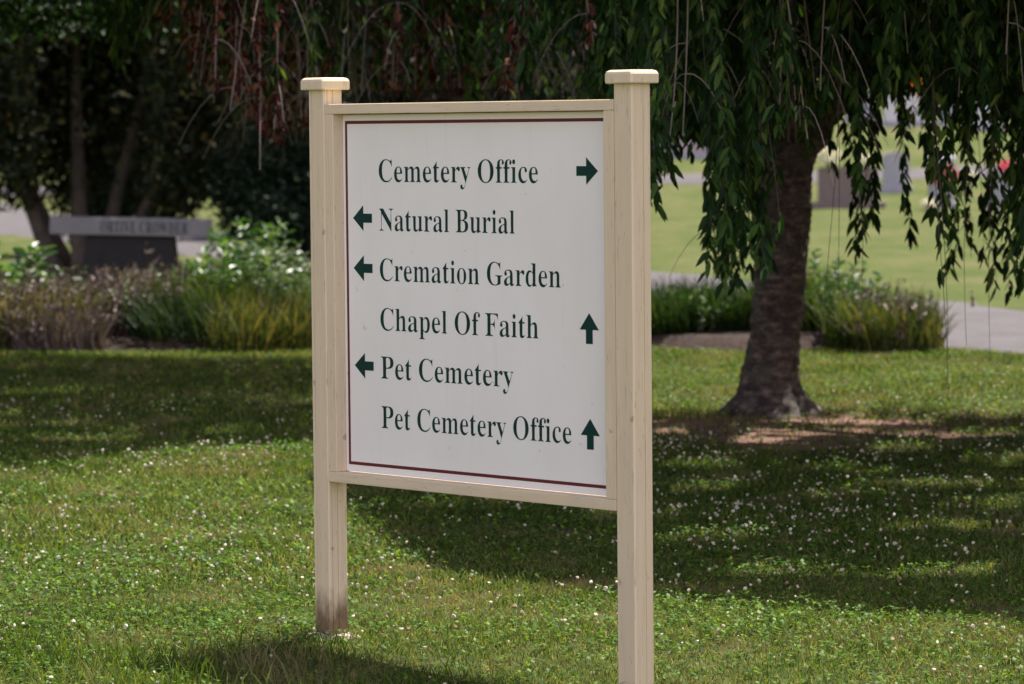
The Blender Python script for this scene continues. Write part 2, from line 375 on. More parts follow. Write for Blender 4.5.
# maroon line set in from the edge of the board
bx0, bx1, bz0, bz1, bt = .1065, X1-.083, .647, 1.902, .0115
q = MB()
yy0, yy1 = by-.0008, by-.0002
q.box((bx0, yy0, bz0), (bx1, yy1, bz0+bt)); q.box((bx0, yy0, bz1-bt), (bx1, yy1, bz1))
q.box((bx0, yy0, bz0+bt), (bx0+bt, yy1, bz1-bt)); q.box((bx1-bt, yy0, bz0+bt), (bx1, yy1, bz1-bt))
q.build('border_line', M['maroon'], board)
G={'B':(659,'36,3 37,23 58,25 85,33 106,45 119,64 126,89 128,122 128,549 127,576 124,598 119,615 111,630 98,641 83,648 66,653 46,656 35,656 35,675 327,674 420,668 489,649 537,619 564,576 573,522 567,478 550,441 522,411 480,388 410,368 492,345 543,319 578,286 599,245 606,196 603,161 596,130 583,102 565,77 542,55 514,37 482,23 444,12 401,6 354,4|259,372 281,371 331,374 372,385 404,402 425,429 437,467 441,514 438,556 430,590 415,617 391,635 360,647 322,650 299,649 280,644 266,635 258,622 255,605 254,582|330,32 373,36 409,49 435,70 446,88 455,108 461,133 464,160 465,191 463,223 459,251 451,275 440,295 424,312 405,325 383,335 356,343 327,347 294,348 259,347 254,97 256,76 261,59 271,47 287,38 307,33'),
'C':(697,'382,-12 345,-10 309,-5 275,4 243,17 213,33 185,53 159,75 136,99 116,127 98,158 83,190 71,225 63,261 58,300 56,340 58,380 63,418 71,454 83,488 98,520 117,550 137,578 161,603 186,625 215,644 246,660 278,673 312,682 348,687 386,689 412,687 441,683 472,675 505,665 541,651 552,647 564,645 578,644 607,649 628,666 634,689 638,690 638,462 634,463 626,496 608,529 588,559 566,586 542,609 515,629 487,644 458,655 427,662 394,664 323,651 266,611 227,545 204,454 197,337 205,228 231,142 274,80 336,43 413,31 440,32 465,36 491,42 516,51 541,63 565,77 589,93 611,111 632,132 639,154 649,132 610,82 562,41 508,12 448,-6'),
'D':(738,'42,3 43,23 61,25 86,31 106,41 118,57 125,80 127,111 127,557 125,592 117,619 102,638 81,649 54,655 34,656 34,675 330,674 397,670 456,660 508,642 553,618 592,587 623,549 648,506 666,456 676,401 680,339 666,218 626,125 559,58 464,18 339,4|331,32 371,35 407,44 440,60 467,81 490,109 508,143 522,183 531,230 537,282 539,341 531,451 507,537 466,599 407,637 333,649 307,648 285,642 269,633 260,619 255,599 254,573 254,107 255,82 260,62 269,48 285,39 306,33'),
'E':(658,'33,3 33,22 55,23 83,30 105,41 119,59 127,84 129,116 129,549 127,588 119,617 105,636 83,648 56,655 36,656 36,675 582,675 582,479 582,479 581,512 571,543 556,569 538,591 516,608 490,622 460,632 426,639 388,644 345,645 325,645 308,644 293,642 280,638 268,631 261,622 258,611 256,596 255,578 260,363 289,362 332,366 369,378 398,398 412,414 423,433 433,457 440,483 440,511 441,511 441,179 439,179 440,214 432,246 422,272 407,293 388,310 365,321 339,329 310,334 276,335 260,334 255,100 257,77 263,60 275,49 293,42 316,38 343,37 372,37 400,39 425,43 449,47 472,53 506,67 537,85 564,109 588,137 609,171 621,209 627,210 588,3'),
'F':(602,'35,3 36,23 58,26 85,35 106,47 119,66 126,92 128,125 128,558 126,591 118,616 103,633 82,644 55,652 34,656 33,675 574,675 574,479 573,479 570,516 559,549 543,576 523,599 498,617 468,630 447,636 424,640 399,644 372,646 342,646 324,646 308,645 294,644 282,641 270,636 262,629 257,620 255,608 254,593 259,365 284,364 327,368 364,380 393,399 407,416 419,435 428,459 435,485 434,513 438,513 438,179 435,179 436,210 429,239 420,264 408,285 394,301 365,321 326,333 282,337 259,336 254,120 255,97 258,78 264,62 274,48 288,38 306,31 327,26 352,23 370,23 370,3'),
'G':(756,'399,-11 358,-9 320,-4 284,5 250,17 219,33 189,52 163,73 140,98 119,125 100,155 85,188 73,223 65,260 60,299 58,341 60,381 65,419 73,456 85,490 100,522 118,552 139,579 162,603 188,625 216,644 246,660 278,673 311,682 346,687 383,689 413,687 444,683 476,676 509,665 544,652 554,648 566,646 577,645 592,646 605,650 616,656 625,665 632,677 633,689 639,690 639,461 635,462 625,499 605,534 582,567 557,595 529,619 498,638 466,653 433,661 397,664 326,651 269,611 230,546 207,455 200,339 202,279 208,225 219,177 234,134 254,98 277,68 305,45 337,28 372,18 410,15 447,17 477,25 500,37 516,55 524,78 527,106 527,190 524,219 516,241 501,257 478,267 448,273 422,274 422,292 733,292 733,274 713,273 688,267 668,257 655,242 649,220 647,191 650,45 606,26 554,10 503,-2 451,-8'),
'I':(388,'32,3 33,23 54,27 81,34 102,45 118,61 126,83 129,112 129,576 127,604 119,625 105,640 84,649 56,654 33,656 32,675 352,675 351,656 330,654 303,649 281,640 266,625 257,604 255,576 255,115 256,95 258,79 263,64 272,52 284,43 299,35 318,29 339,25 353,23 354,3'),
'N':(735,'607,-12 153,525 142,117 144,85 151,60 164,43 185,32 213,25 235,23 236,3 39,3 39,23 50,23 70,26 87,31 102,37 114,47 122,60 127,76 129,94 130,117 129,579 97,616 76,639 63,649 52,652 42,655 40,656 39,675 226,674 588,247 599,562 598,584 596,603 591,618 583,630 571,640 556,646 538,651 518,655 506,656 505,675 702,675 701,656 680,654 653,647 633,635 620,618 613,593 611,561 616,-13'),
'O':(782,'388,-12 360,-11 333,-7 307,-2 282,5 258,15 234,26 212,40 191,54 171,71 153,89 135,109 120,130 106,152 94,176 83,201 74,227 67,254 62,281 59,310 58,339 59,368 62,397 67,424 74,451 83,477 94,502 106,525 120,548 136,569 153,589 172,607 192,623 213,638 236,652 260,663 285,673 311,680 338,685 366,689 395,690 423,689 450,686 476,680 501,673 525,664 549,652 571,639 592,625 611,608 630,591 647,571 662,550 676,528 689,504 700,479 709,453 716,426 721,398 724,369 725,339 724,310 721,281 716,254 709,227 700,201 689,176 676,152 662,130 646,109 629,89 610,71 590,54 569,40 546,26 522,15 497,5 471,-2 444,-7 417,-11|395,14 463,27 517,67 554,132 575,223 582,339 580,399 574,454 564,502 550,544 532,581 510,611 484,634 455,651 422,661 386,664 318,651 264,611 227,546 206,455 199,339 201,279 207,225 217,177 231,134 249,98 272,68 297,44 327,27 359,17'),
'P':(622,'35,3 36,23 57,25 85,32 105,44 119,62 126,87 128,120 128,564 126,593 118,617 105,634 84,646 58,653 37,656 36,675 318,674 366,673 407,670 442,666 471,659 493,651 522,635 546,614 566,590 580,561 589,529 592,494 590,462 583,433 572,406 556,382 535,361 510,343 480,329 445,318 405,312 360,310 259,309 254,120 256,87 263,62 277,44 298,32 325,25 347,23 348,3|259,339 301,338 348,342 387,353 417,373 437,402 448,441 452,490 449,538 440,577 423,607 398,629 364,642 322,646 301,645 284,641 269,634 260,624 255,610 254,593'),
'R':(704,'35,3 36,23 57,25 85,32 105,44 119,62 126,87 128,120 128,564 126,593 118,617 105,634 84,646 58,653 37,656 36,675 323,674 379,672 428,667 471,658 508,646 538,630 562,611 580,589 593,562 601,532 604,498 599,453 583,414 555,382 516,357 453,334 629,73 640,57 652,45 663,35 677,27 693,23 711,22 703,23 703,3 512,4 308,320 259,319 254,120 256,87 263,62 277,44 298,32 325,25 347,23 348,3|259,345 304,344 354,348 396,360 428,381 444,399 455,419 463,443 467,470 469,500 464,552 448,593 420,623 382,640 335,646 308,645 286,640 270,632 260,619 255,599 254,574'),
'T':(630,'149,3 149,23 172,24 201,31 223,43 238,61 246,87 249,120 244,648 222,649 190,647 160,642 132,633 107,620 85,604 66,584 51,561 39,535 31,506 32,476 28,476 28,675 599,675 599,475 597,475 589,536 562,585 520,621 466,642 401,649 380,648 375,120 377,86 385,60 400,42 422,31 452,24 476,23 476,3'),
'V':(637,'325,-15 81,569 70,591 59,611 47,628 30,642 8,652 -8,656 -9,675 302,675 302,656 285,656 260,653 240,647 224,638 213,626 210,610 212,597 217,581 224,561 385,209 534,561 540,578 544,594 545,609 542,625 532,638 516,647 497,652 473,656 457,656 457,675 646,675 645,656 635,655 615,649 597,640 581,624 567,602 553,572 332,-15'),
'W':(910,'264,-13 64,586 55,608 46,625 35,639 20,649 0,655 -10,656 -11,675 257,675 257,656 247,656 229,652 213,647 201,638 194,626 192,611 193,595 197,576 204,554 332,224 465,525 442,595 433,617 422,632 407,643 390,650 368,654 354,656 353,675 642,675 641,656 610,653 580,638 568,613 569,603 573,590 578,574 706,243 821,549 828,571 832,590 834,605 832,622 824,635 810,645 794,651 774,655 762,656 761,675 917,675 915,656 904,652 886,643 871,630 860,613 850,592 840,566 654,-13 647,-13 470,464 273,-12'),
'a':(512,'380,-11 344,-4 324,17 303,56 260,32 233,14 204,1 174,-6 142,-9 114,-6 91,4 72,20 58,41 50,66 47,94 49,119 56,141 67,162 83,181 104,199 131,216 165,232 204,248 249,264 310,280 313,359 311,385 303,407 290,423 271,435 248,442 220,444 179,441 150,429 138,408 141,401 147,392 155,380 161,367 165,355 166,344 164,328 160,315 152,304 142,295 130,290 115,288 100,290 88,296 79,305 72,318 68,334 66,352 68,373 75,393 86,412 102,428 122,442 147,454 175,463 206,468 241,470 280,468 313,464 341,456 364,445 381,432 394,415 405,395 413,371 417,344 419,313 419,93 419,77 421,66 423,57 430,51 441,48 453,47 465,48 476,52 474,58 473,41 459,24 440,9 420,-2 400,-9|224,46 239,47 253,51 267,57 282,66 296,78 312,93 306,255 246,242 209,222 181,195 164,163 159,125 166,82 188,55'),
'c':(437,'232,-11 198,-7 167,3 138,20 112,42 90,70 71,103 62,125 55,148 50,172 47,197 46,223 47,251 51,278 56,303 64,328 74,350 87,372 100,391 116,409 133,425 152,438 171,450 192,459 214,466 236,469 260,471 302,467 336,457 362,441 381,419 392,394 396,365 395,349 391,335 384,324 376,315 366,310 353,308 327,315 314,336 309,373 309,378 309,383 310,389 310,394 311,399 311,404 304,427 283,442 252,446 214,439 184,419 165,385 154,338 150,279 152,237 156,199 164,166 175,136 190,111 221,79 259,59 304,53 344,59 381,76 404,103 407,90 380,55 348,26 312,6 274,-7'),
'd':(551,'208,-11 178,-7 151,2 126,19 103,41 84,68 67,101 60,122 54,145 49,168 47,193 46,219 47,249 50,277 54,303 61,328 69,352 86,387 107,416 131,439 158,456 186,466 217,470 241,468 263,461 283,450 302,434 338,413 349,597 347,617 340,632 327,644 309,652 288,656 275,657 274,675 463,675 458,112 459,89 462,72 469,58 482,48 501,41 513,38 514,19 491,19 454,15 415,9 372,0 342,-12 337,62 301,34 282,15 260,1 236,-8|255,38 275,40 294,47 312,58 328,73 340,91 349,112 349,361 343,377 332,392 318,405 300,415 280,420 258,422 224,417 197,400 179,374 171,352 165,327 161,298 159,265 158,228 159,192 161,160 165,131 170,107 178,85 195,59 222,43'),
'e':(448,'229,-11 195,-7 164,2 136,19 110,42 88,70 70,104 62,127 55,151 50,177 47,205 46,234 47,261 50,287 55,311 62,334 71,356 90,389 112,417 139,439 168,456 200,466 234,470 265,468 292,461 316,450 338,434 358,414 374,390 387,363 396,331 402,297 404,258 409,250 161,250 163,180 179,127 207,89 247,66 297,59 324,61 349,70 373,83 395,102 403,124 407,108 380,66 347,33 311,9 272,-6|161,283 312,283 317,320 316,359 311,390 303,414 289,432 267,443 239,446 208,440 184,422 168,393 159,354 156,303'),
'f':(318,'34,3 35,21 41,22 55,25 68,29 78,35 85,42 90,51 93,63 95,82 95,109 90,415 36,415 36,459 90,459 95,526 97,556 102,582 110,606 122,627 137,645 156,661 177,672 201,681 228,686 259,688 295,685 324,675 346,660 363,641 372,619 375,595 374,576 369,561 363,549 354,540 345,535 334,533 321,535 310,539 302,547 297,556 293,568 292,582 293,595 296,609 302,624 307,633 311,644 304,656 288,662 268,664 245,662 226,654 213,642 207,625 204,605 203,581 208,459 291,459 291,415 208,415 203,97 205,70 211,49 223,35 242,26 267,21 285,21 285,3'),
'h':(567,'39,3 40,21 48,22 66,27 80,35 89,47 94,63 95,83 95,594 94,613 90,629 82,642 68,651 50,656 41,658 40,675 208,675 214,393 256,422 279,443 305,458 332,467 362,470 404,464 434,445 456,415 470,371 475,315 475,83 476,64 480,48 489,36 502,27 520,22 528,21 529,3 313,3 313,21 310,20 341,27 361,49 367,83 367,323 366,348 363,369 356,386 344,398 325,406 301,408 266,402 233,383 204,351 203,83 204,64 208,48 216,36 229,27 247,22 255,21 256,3'),
'i':(295,'150,543 134,546 120,552 109,564 99,578 94,595 92,614 94,633 99,650 109,665 121,677 134,683 150,686 166,683 179,677 191,665 201,650 206,633 208,614 206,595 201,578 191,564 179,552 165,546|39,3 40,21 49,22 66,27 80,35 89,47 94,63 95,83 95,375 94,397 91,414 83,427 70,434 52,439 43,440 43,459 209,459 204,83 205,64 209,48 216,36 229,28 246,22 255,21 256,3'),
'l':(297,'39,3 40,21 49,22 66,27 80,35 89,47 94,63 95,83 95,592 94,612 91,629 84,641 71,650 53,656 43,657 42,675 209,675 204,83 205,64 209,48 216,36 229,28 246,22 255,21 256,3'),
'm':(825,'39,3 40,21 48,22 66,27 80,35 89,47 94,63 95,83 95,377 94,396 90,412 82,425 68,434 50,440 41,441 40,459 206,459 212,390 254,420 277,442 301,457 326,467 353,470 387,466 414,457 435,440 450,418 474,385 514,417 538,440 564,457 592,466 622,470 663,464 693,445 715,415 728,371 733,315 733,83 734,64 738,48 746,36 759,27 777,22 785,21 786,3 574,3 575,21 583,22 600,28 614,36 622,49 626,64 627,83 627,323 626,348 623,369 616,386 604,398 585,406 561,408 527,402 496,385 467,354 466,83 467,64 471,49 479,36 492,28 509,22 517,21 518,3 309,3 310,21 318,22 335,28 349,36 357,49 361,64 362,83 362,323 361,348 358,369 351,385 339,398 320,406 296,408 261,402 229,383 202,351 201,83 202,64 206,49 213,37 226,28 243,23 251,21 252,3'),
'n':(567,'39,3 40,21 48,22 66,27 80,35 89,47 94,63 95,83 95,377 94,396 90,412 82,425 68,434 50,440 41,441 40,459 208,459 214,394 255,422 279,443 304,458 332,467 362,470 404,464 434,445 456,415 470,371 475,315 475,83 476,64 480,48 489,36 502,27 520,22 528,21 529,3 313,3 313,21 310,20 341,27 361,49 367,83 367,323 366,348 363,369 356,386 344,398 325,406 301,408 266,402 233,383 204,351 203,83 204,64 208,48 216,36 229,27 247,22 255,21 256,3'),
'o':(501,'251,-11 227,-9 204,-6 183,1 163,9 144,21 115,44 91,73 71,106 62,129 54,152 49,177 46,202 45,229 46,256 49,283 54,308 62,331 71,354 91,387 115,416 143,439 176,456 211,466 250,470 289,466 324,456 356,439 385,417 409,388 429,355 438,333 445,309 451,284 454,257 455,229 454,201 451,175 445,150 438,126 429,104 409,71 385,42 357,20 325,3 290,-7|251,13 283,18 308,32 326,56 333,73 337,94 340,121 342,152 344,188 344,229 343,278 341,321 337,356 332,384 324,405 307,429 282,444 251,449 218,444 192,429 175,405 168,383 163,355 160,320 158,279 157,230 157,189 159,153 161,121 164,94 169,73 176,56 193,32 219,18'),
'p':(553,'38,-204 39,-187 43,-187 58,-183 70,-178 80,-171 87,-162 92,-151 94,-138 95,-119 95,-95 95,362 94,389 90,410 83,424 70,433 52,439 42,442 41,459 201,459 208,387 246,419 266,441 289,458 314,467 343,471 373,467 401,457 426,441 448,418 467,390 483,358 490,336 496,313 501,289 503,264 504,238 503,210 500,183 496,157 490,132 482,109 466,74 446,45 423,21 397,3 369,-7 338,-11 313,-8 291,-1 270,11 251,28 214,52 203,-86 204,-111 206,-132 210,-148 217,-162 227,-172 241,-179 257,-183 274,-186 282,-186 282,-204|291,38 325,43 353,60 371,86 380,108 386,133 390,162 392,194 393,230 392,265 390,296 387,324 382,349 375,371 358,397 330,413 295,418 259,411 229,388 204,351 204,101 225,66 254,45'),
'r':(428,'39,3 40,21 49,22 66,27 80,35 89,47 94,63 95,83 95,375 94,398 90,415 82,427 69,435 51,439 43,440 43,459 205,459 212,371 249,402 268,426 288,445 309,459 329,467 347,470 369,467 386,461 398,449 407,435 412,417 414,396 413,379 408,364 402,352 393,343 382,337 369,335 357,337 348,340 342,347 336,355 329,364 321,375 311,384 297,389 280,391 260,388 242,378 227,362 215,341 207,315 205,286 205,83 207,62 213,46 226,34 243,27 266,22 281,21 282,3'),
't':(340,'184,-10 151,-7 127,3 111,18 99,40 92,70 89,106 84,418 42,418 46,444 65,465 87,487 107,508 126,528 144,547 169,577 190,604 200,627 203,628 203,459 297,459 297,418 203,418 198,122 199,103 202,87 207,74 218,64 233,58 251,56 280,62 304,80 312,107 315,97 296,60 274,29 248,8 218,-5'),
'u':(558,'195,-11 158,-6 130,7 110,28 102,45 95,65 89,88 86,115 85,144 85,369 84,391 80,409 73,423 59,433 40,440 30,441 29,459 199,459 194,110 196,93 202,78 212,66 226,56 243,51 264,49 298,54 328,70 356,96 357,369 356,392 351,411 342,425 327,434 307,440 295,441 294,459 470,459 465,104 466,83 471,67 480,55 495,47 513,42 523,41 524,22 501,22 463,18 423,11 380,1 350,-12 346,64 310,41 291,23 269,9 246,-2 221,-9'),
'y':(447,'78,-205 58,-202 41,-195 27,-183 16,-167 9,-148 7,-125 8,-109 13,-95 20,-82 29,-71 39,-65 53,-63 66,-65 76,-69 84,-77 89,-87 93,-99 94,-113 94,-121 93,-130 97,-142 110,-149 129,-151 149,-147 167,-133 184,-112 193,-99 201,-84 208,-68 215,-50 221,-30 226,-7 70,375 64,389 57,401 51,412 45,420 40,426 34,431 23,437 10,440 -4,441 5,440 5,459 229,459 229,440 222,440 207,438 194,435 183,429 176,420 174,409 176,396 178,391 180,386 182,381 276,173 359,358 363,368 366,377 368,386 370,394 371,401 371,408 369,419 361,429 349,435 336,438 320,441 314,440 314,459 434,459 433,440 427,439 411,432 399,420 389,405 380,386 370,363 225,-35 209,-77 193,-112 178,-140 163,-162 149,-179 134,-191 118,-199 99,-203'),
}

def glyph_line(name, text, x0, width, base, cap, y, m, parent, off=.0006, track=0.0):
    """filled outlines laid on a vertical plane facing -y"""
    capu = .676
    adv = []; x = 0.0; placed = []
    for ch in text:
        if ch == ' ': x += .25 + track; continue
        wd, g = G[ch]; placed.append((x, g)); x += wd/1000 + track
    xmin = min(float(p.split(',')[0])/1000 + px for px, g in placed[:1] for s in g.split('|') for p in s.split())
    xmax = max(float(p.split(',')[0])/1000 + px for px, g in placed[-1:] for s in g.split('|') for p in s.split())
    sxx = width/(xmax-xmin); szz = cap/capu
    k0 = 0; o = None
    for word in text.split(' '):
        o = glyph_word(name, word, placed[k0:k0+len(word)], x0 - xmin*sxx, sxx, szz, base, y, m, parent, off); k0 += len(word)
    return o
def glyph_word(name, word, placed, xo, sxx, szz, base, y, m, parent, off):
    cu = bpy.data.curves.new(name, 'CURVE'); cu.dimensions = '2D'; cu.fill_mode = 'BOTH'; cu.extrude = .0002
    for px, g in placed:
        for s in g.split('|'):
            pts = [tuple(map(float, p.split(','))) for p in s.split()]
            sp = cu.splines.new('POLY'); sp.points.add(len(pts)-1); sp.use_cyclic_u = True
            for k, (u, v) in enumerate(pts): sp.points[k].co = (xo + (u/1000+px)*sxx, base + v/1000*szz, 0, 1)
    tmp = bpy.data.objects.new('tmp', cu); C.objects.link(tmp)
    me = bpy.data.meshes.new_from_object(tmp.evaluated_get(bpy.context.evaluated_depsgraph_get()))
    C.objects.unlink(tmp); bpy.data.objects.remove(tmp); bpy.data.curves.remove(cu)
    n = len(me.vertices); co = np.empty(n*3, np.float32); me.vertices.foreach_get('co', co); co = co.reshape(-1, 3)
    out = np.stack([co[:, 0], y - off - co[:, 2], co[:, 1]], -1); me.vertices.foreach_set('co', out.ravel()); me.update()
    me.name = name; me.materials.clear()
    o = link(name, me, m, parent); o['label'] = 'word ' + word; return o
for text, wd, bz in (("Cemetery Office", .836, 1.681), ("Natural Burial", .716, 1.505), ("Cremation Garden", .945, 1.324),
                     ("Chapel Of Faith", .832, 1.145), ("Pet Cemetery", .703, .970), ("Pet Cemetery Office", .992, .790)):
    o = glyph_line('lettering', text, .292, wd, bz, .080, by, M['green_vinyl'], board)
def arrow(cx, cz, ang):
    hw, l = .0525, .048
    P_ = [(-.052,-.0165),(-.004,-.0165),(-.004,-.0465),(.053,0),(-.004,.0465),(-.004,.0165),(-.052,.0165)]
    ca, sa = math.cos(ang), math.sin(ang); n = 7; V = []
    for yy in (by-.0008, by-.0003):
        for (u, v) in P_: V.append((cx + u*ca - v*sa, yy, cz + u*sa + v*ca))
    F = [tuple(range(n)), tuple(range(2*n-1, n-1, -1))] + [(k, k+n, (k+1) % n+n, (k+1) % n) for k in range(n)]
    link('arrow', pmesh('arrow', V, F), M['green_vinyl'], board)
arrow(1.371, 1.723, 0); arrow(.199, 1.549, math.pi); arrow(.199, 1.367, math.pi)
arrow(1.376, 1.188, math.pi/2); arrow(.199, 1.012, math.pi); arrow(1.377, .828, math.pi/2)

# ---------------------------------------------------------------- granite memorial bench
m, nt, b = mat("grey_granite"); P = pos(nt, True)
nn_ = noise(nt, P, 45, 5, .8)
nt.links.new(mix(nt, ramp(nt, noise(nt, P, 3, 3), [(.35, 0.0), (.65, 1.0)]), ramp(nt, nn_, [(.3, (.075,.072,.076)), (.7, (.20,.193,.20))]), (.125,.12,.126)), b.inputs["Base Color"])
b.inputs["Roughness"].default_value = .55
M['granite'] = m
M['dark_granite'] = flat("dark_granite", (.020,.018,.018), .7, .3, 30, .15)
M['etch'] = flat("engraved_letters", (.010,.009,.010), 1.0, .1, 8, 0.0)
bx, byy = (131-512)/3572*42, 42.0
bench = empty('memorial_bench', (bx, byy, gzf(bx, byy)), 'grey granite memorial bench with a name cut in its slab, behind the bed', 'bench', rz=R(-1))
bench.rotation_euler = (0, R(1.6), R(-1))
q = MB(); q.box((-.93, -.26, .655), (.93, .26, .855), .008); slab = q.build('seat_slab', M['granite'], bench)
glyph_line('lettering', 'ORTIVE CROWDER', -.33, 1.02, .690, .130, -.26, M['etch'], slab, .0015, .06)
q = MB(); V = []
for z, a_, d_ in ((-.1, .62, .22), (.05, .60, .22), (.35, .54, .2), (.664, .50, .19)):
    V += [(-a_, -d_, z), (a_, -d_, z), (a_, d_, z), (-a_, d_, z)]
F = [(3, 2, 1, 0), (12, 13, 14, 15)] + [(i*4+k, i*4+(k+1) % 4, i*4+4+(k+1) % 4, i*4+4+k) for i in range(3) for k in range(4)]
q.add(V, F); ped = q.build('pedestal', M['dark_granite'], bench)
q = MB(); q.box((-.30, -.245, .16), (.22, -.215, .44), .004); q.build('name_panel', M['dark_granite'], bench)

# ---------------------------------------------------------------- foliage builders (one mesh per crown, a real leaf per face pair)
def leaf_arrays(P, D, L, W, fold=.25, roll=None, shape=6):
    """P base points, D unit directions, L lengths, W half widths -> verts, quads (a folded leaf)"""
    n = len(P); rv = RNG.normal(size=(n, 3)) if roll is None else roll
    S = unit(np.cross(D, rv)); U = np.cross(S, D)
    L = L[:, None]; W = W[:, None]
    droop = -.12*L*np.array([0, 0, 1.])
    a = P; m1 = P + D*L*.35; m2 = P + D*L*.72 + droop*.5; t = P + D*L + droop
    l1 = m1 + S*W + U*W*fold; r1 = m1 - S*W + U*W*fold
    l2 = m2 + S*W*.72 + U*W*fold; r2 = m2 - S*W*.72 + U*W*fold
    V = np.stack([a, l1, l2, t, r2, r1], 1).reshape(-1, 3)
    i = np.arange(n)[:, None]*6
    F = np.concatenate([i + np.array([[0, 3, 2, 1]]), i + np.array([[0, 5, 4, 3]])], 0)
    return V, F
def rhomb_arrays(P, D, L, W, roll=None):
    n = len(P); rv = RNG.normal(size=(n, 3)) if roll is None else roll
    S = unit(np.cross(D, rv))
    L = L[:, None]; W = W[:, None]
    V = np.stack([P, P + D*L*.45 + S*W, P + D*L, P + D*L*.45 - S*W], 1).reshape(-1, 3)
    return V, np.arange(n*4).reshape(-1, 4)
def thin_tubes(lines, r, name, m, parent):
    """three sided twigs along polylines (k,3)"""
    Vs = []; Fs = []; n0 = 0
    for P, rr in zip(lines, r):
        P = np.asarray(P); k = len(P); rad = np.linspace(rr, rr*.45, k)
        T = unit(np.gradient(P, axis=0)); S = unit(np.cross(T, np.array([.31, .9, .2]))); U = np.cross(T, S)
        ring = [P + (S*math.cos(a) + U*math.sin(a))*rad[:, None] for a in (0, 2.094, 4.189)]
        V = np.stack(ring, 1).reshape(-1, 3); i = np.arange(k-1)[:, None]*3 + n0
        for a in range(3):
            b_ = (a+1) % 3; Fs.append(np.concatenate([i+a, i+b_, i+3+b_, i+3+a], 1))
        Vs.append(V); n0 += len(V)
    return link(name, np_mesh(name, np.concatenate(Vs), np.concatenate(Fs)), m, parent)

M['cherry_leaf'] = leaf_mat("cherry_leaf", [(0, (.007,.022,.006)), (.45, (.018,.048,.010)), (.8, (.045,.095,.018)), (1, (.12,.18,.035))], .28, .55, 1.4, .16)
M['dead_leaf'] = leaf_mat("dead_leaf", [(0, (.02,.005,.005)), (.6, (.065,.016,.012)), (1, (.17,.07,.035))], .2, .7, 1.0, .2)
m, nt, b = mat("cherry_bark"); P = pos(nt, True)
bn = noise(nt, pos(nt, True, (11, 11, 24)), 1.0, 6, .75); bn2 = noise(nt, P, 7, 5)
c = ramp(nt, bn, [(.36, (.014,.010,.008)), (.5, (.055,.040,.034)), (.64, (.19,.145,.125))])
c = mix(nt, ramp(nt, bn2, [(.52, 0.0), (.64, .8)]), c, mix(nt, bn, (.05,.045,.035), (.11,.10,.085)))
nt.links.new(c, b.inputs["Base Color"]); b.inputs["Roughness"].default_value = .85; bump(nt, b, bn, 1.0, .03)
M['cherry_bark'] = m
M['twig'] = flat("pale_twig", (.24,.19,.165), .8, .3, 3)
M['dark_twig'] = flat("dark_twig", (.075,.055,.045), .8, .3, 3)
M['dark_bark'] = flat("dark_bark", (.085,.068,.055), .9, .35, 6)

def px_of(x, y, z):
    """rough picture column and row of a point, used only to decide how low each hanging branch was trimmed"""
    return 512 + x/y*3572, 128 + (EYE-z)/y*3572 - .0092*(x/y*3572)

def strand(top, zb, sway=.06, step=.14):
    x, y, zt = top; n = max(3, int((zt-zb)/step)+1)
    z = np.linspace(zt, zb, n); t = (zt-z)/max(zt-zb, .01)
    ax, ay = RNG.normal(size=2)*sway; ph = RNG.random()*6
    return np.stack([x + ax*t**1.5 + .03*np.sin(z*2.3+ph), y + ay*t**1.5 + .03*np.cos(z*2+ph), z], -1)
def leaves_on(lines, per_m, Lm, Wm, out=.55):
    Ps = []; Ds = []
    for P in lines:
        seg = np.linalg.norm(np.diff(P, axis=0), axis=1); tot = seg.sum(); n = max(1, int(tot*per_m))
        s = np.sort(RNG.random(n)*tot); cum = np.concatenate([[0], np.cumsum(seg)])
        q = np.stack([np.interp(s, cum, P[:, k]) for k in range(3)], -1); Ps.append(q)
    P = np.concatenate(Ps); n = len(P)
    a = RNG.random(n)*2*math.pi; o = out*(.4 + RNG.random(n))
    D = unit(np.stack([np.cos(a)*o, np.sin(a)*o, -np.ones(n)*(.55 + .5*RNG.random(n))], -1))
    L = Lm*(.6 + .7*RNG.random(n)); return P, D, L, L*Wm

HOLES = [(1.9,21.6,.45,.32),(2.45,21.5,.3,.25),(1.45,21.2,.2,.22),(1.0,21.7,.25,.2),(2.9,21.5,.35,.15),(2.2,18.3,.5,.26),(2.5,17.3,.45,.24),(1.6,17.8,.25,.2),(3.0,18.2,.4,.25),(.5,17.0,.3,.22),(1.1,19.6,.35,.3),(2.2,22.5,.6,.3),(-.1,19.4,.3,.3),(.2,22.4,.3,.4),(1.0,23.6,.5,.5),(2.2,16.4,.2,.1),(1.0,18.4,.22,.2),(-2.6,21.6,.5,.25),(-3.6,22.5,.45,.3),(-1.9,20.6,.3,.18),(-3.2,25.5,.5,.25),(.7,15.9,.25,.12),(1.5,14.7,.3,.15),(2.6,15.3,.35,.12),(-.4,17.6,.3,.12),(3.1,19.8,.6,.15),(-1.4,24.6,.3,.2)]
HOLES += [(-4.2+8*RNG.random(), 14.6+9.5*RNG.random(), .10+.20*RNG.random()**1.5, .10+.14*RNG.random()) for _ in range(70)]
def in_hole(P):
    """the thin places of the crown, found where the sun's rays through them meet the lawn"""
    gx_ = P[:, 0] - SUN_DIR.x/SUN_DIR.z*P[:, 2]; gy_ = P[:, 1] - SUN_DIR.y/SUN_DIR.z*P[:, 2]
    k = np.zeros(len(P), bool)
    for x, y, rx, ry in HOLES: k |= ((gx_-x)/rx)**2 + ((gy_-y)/ry)**2 < 1 + .8*np.sin(gx_*13+gy_*9)*np.sin(gy_*15-gx_*7)
    return k & (P[:, 2] > 1.5) & (RNG.random(len(P)) < .96)
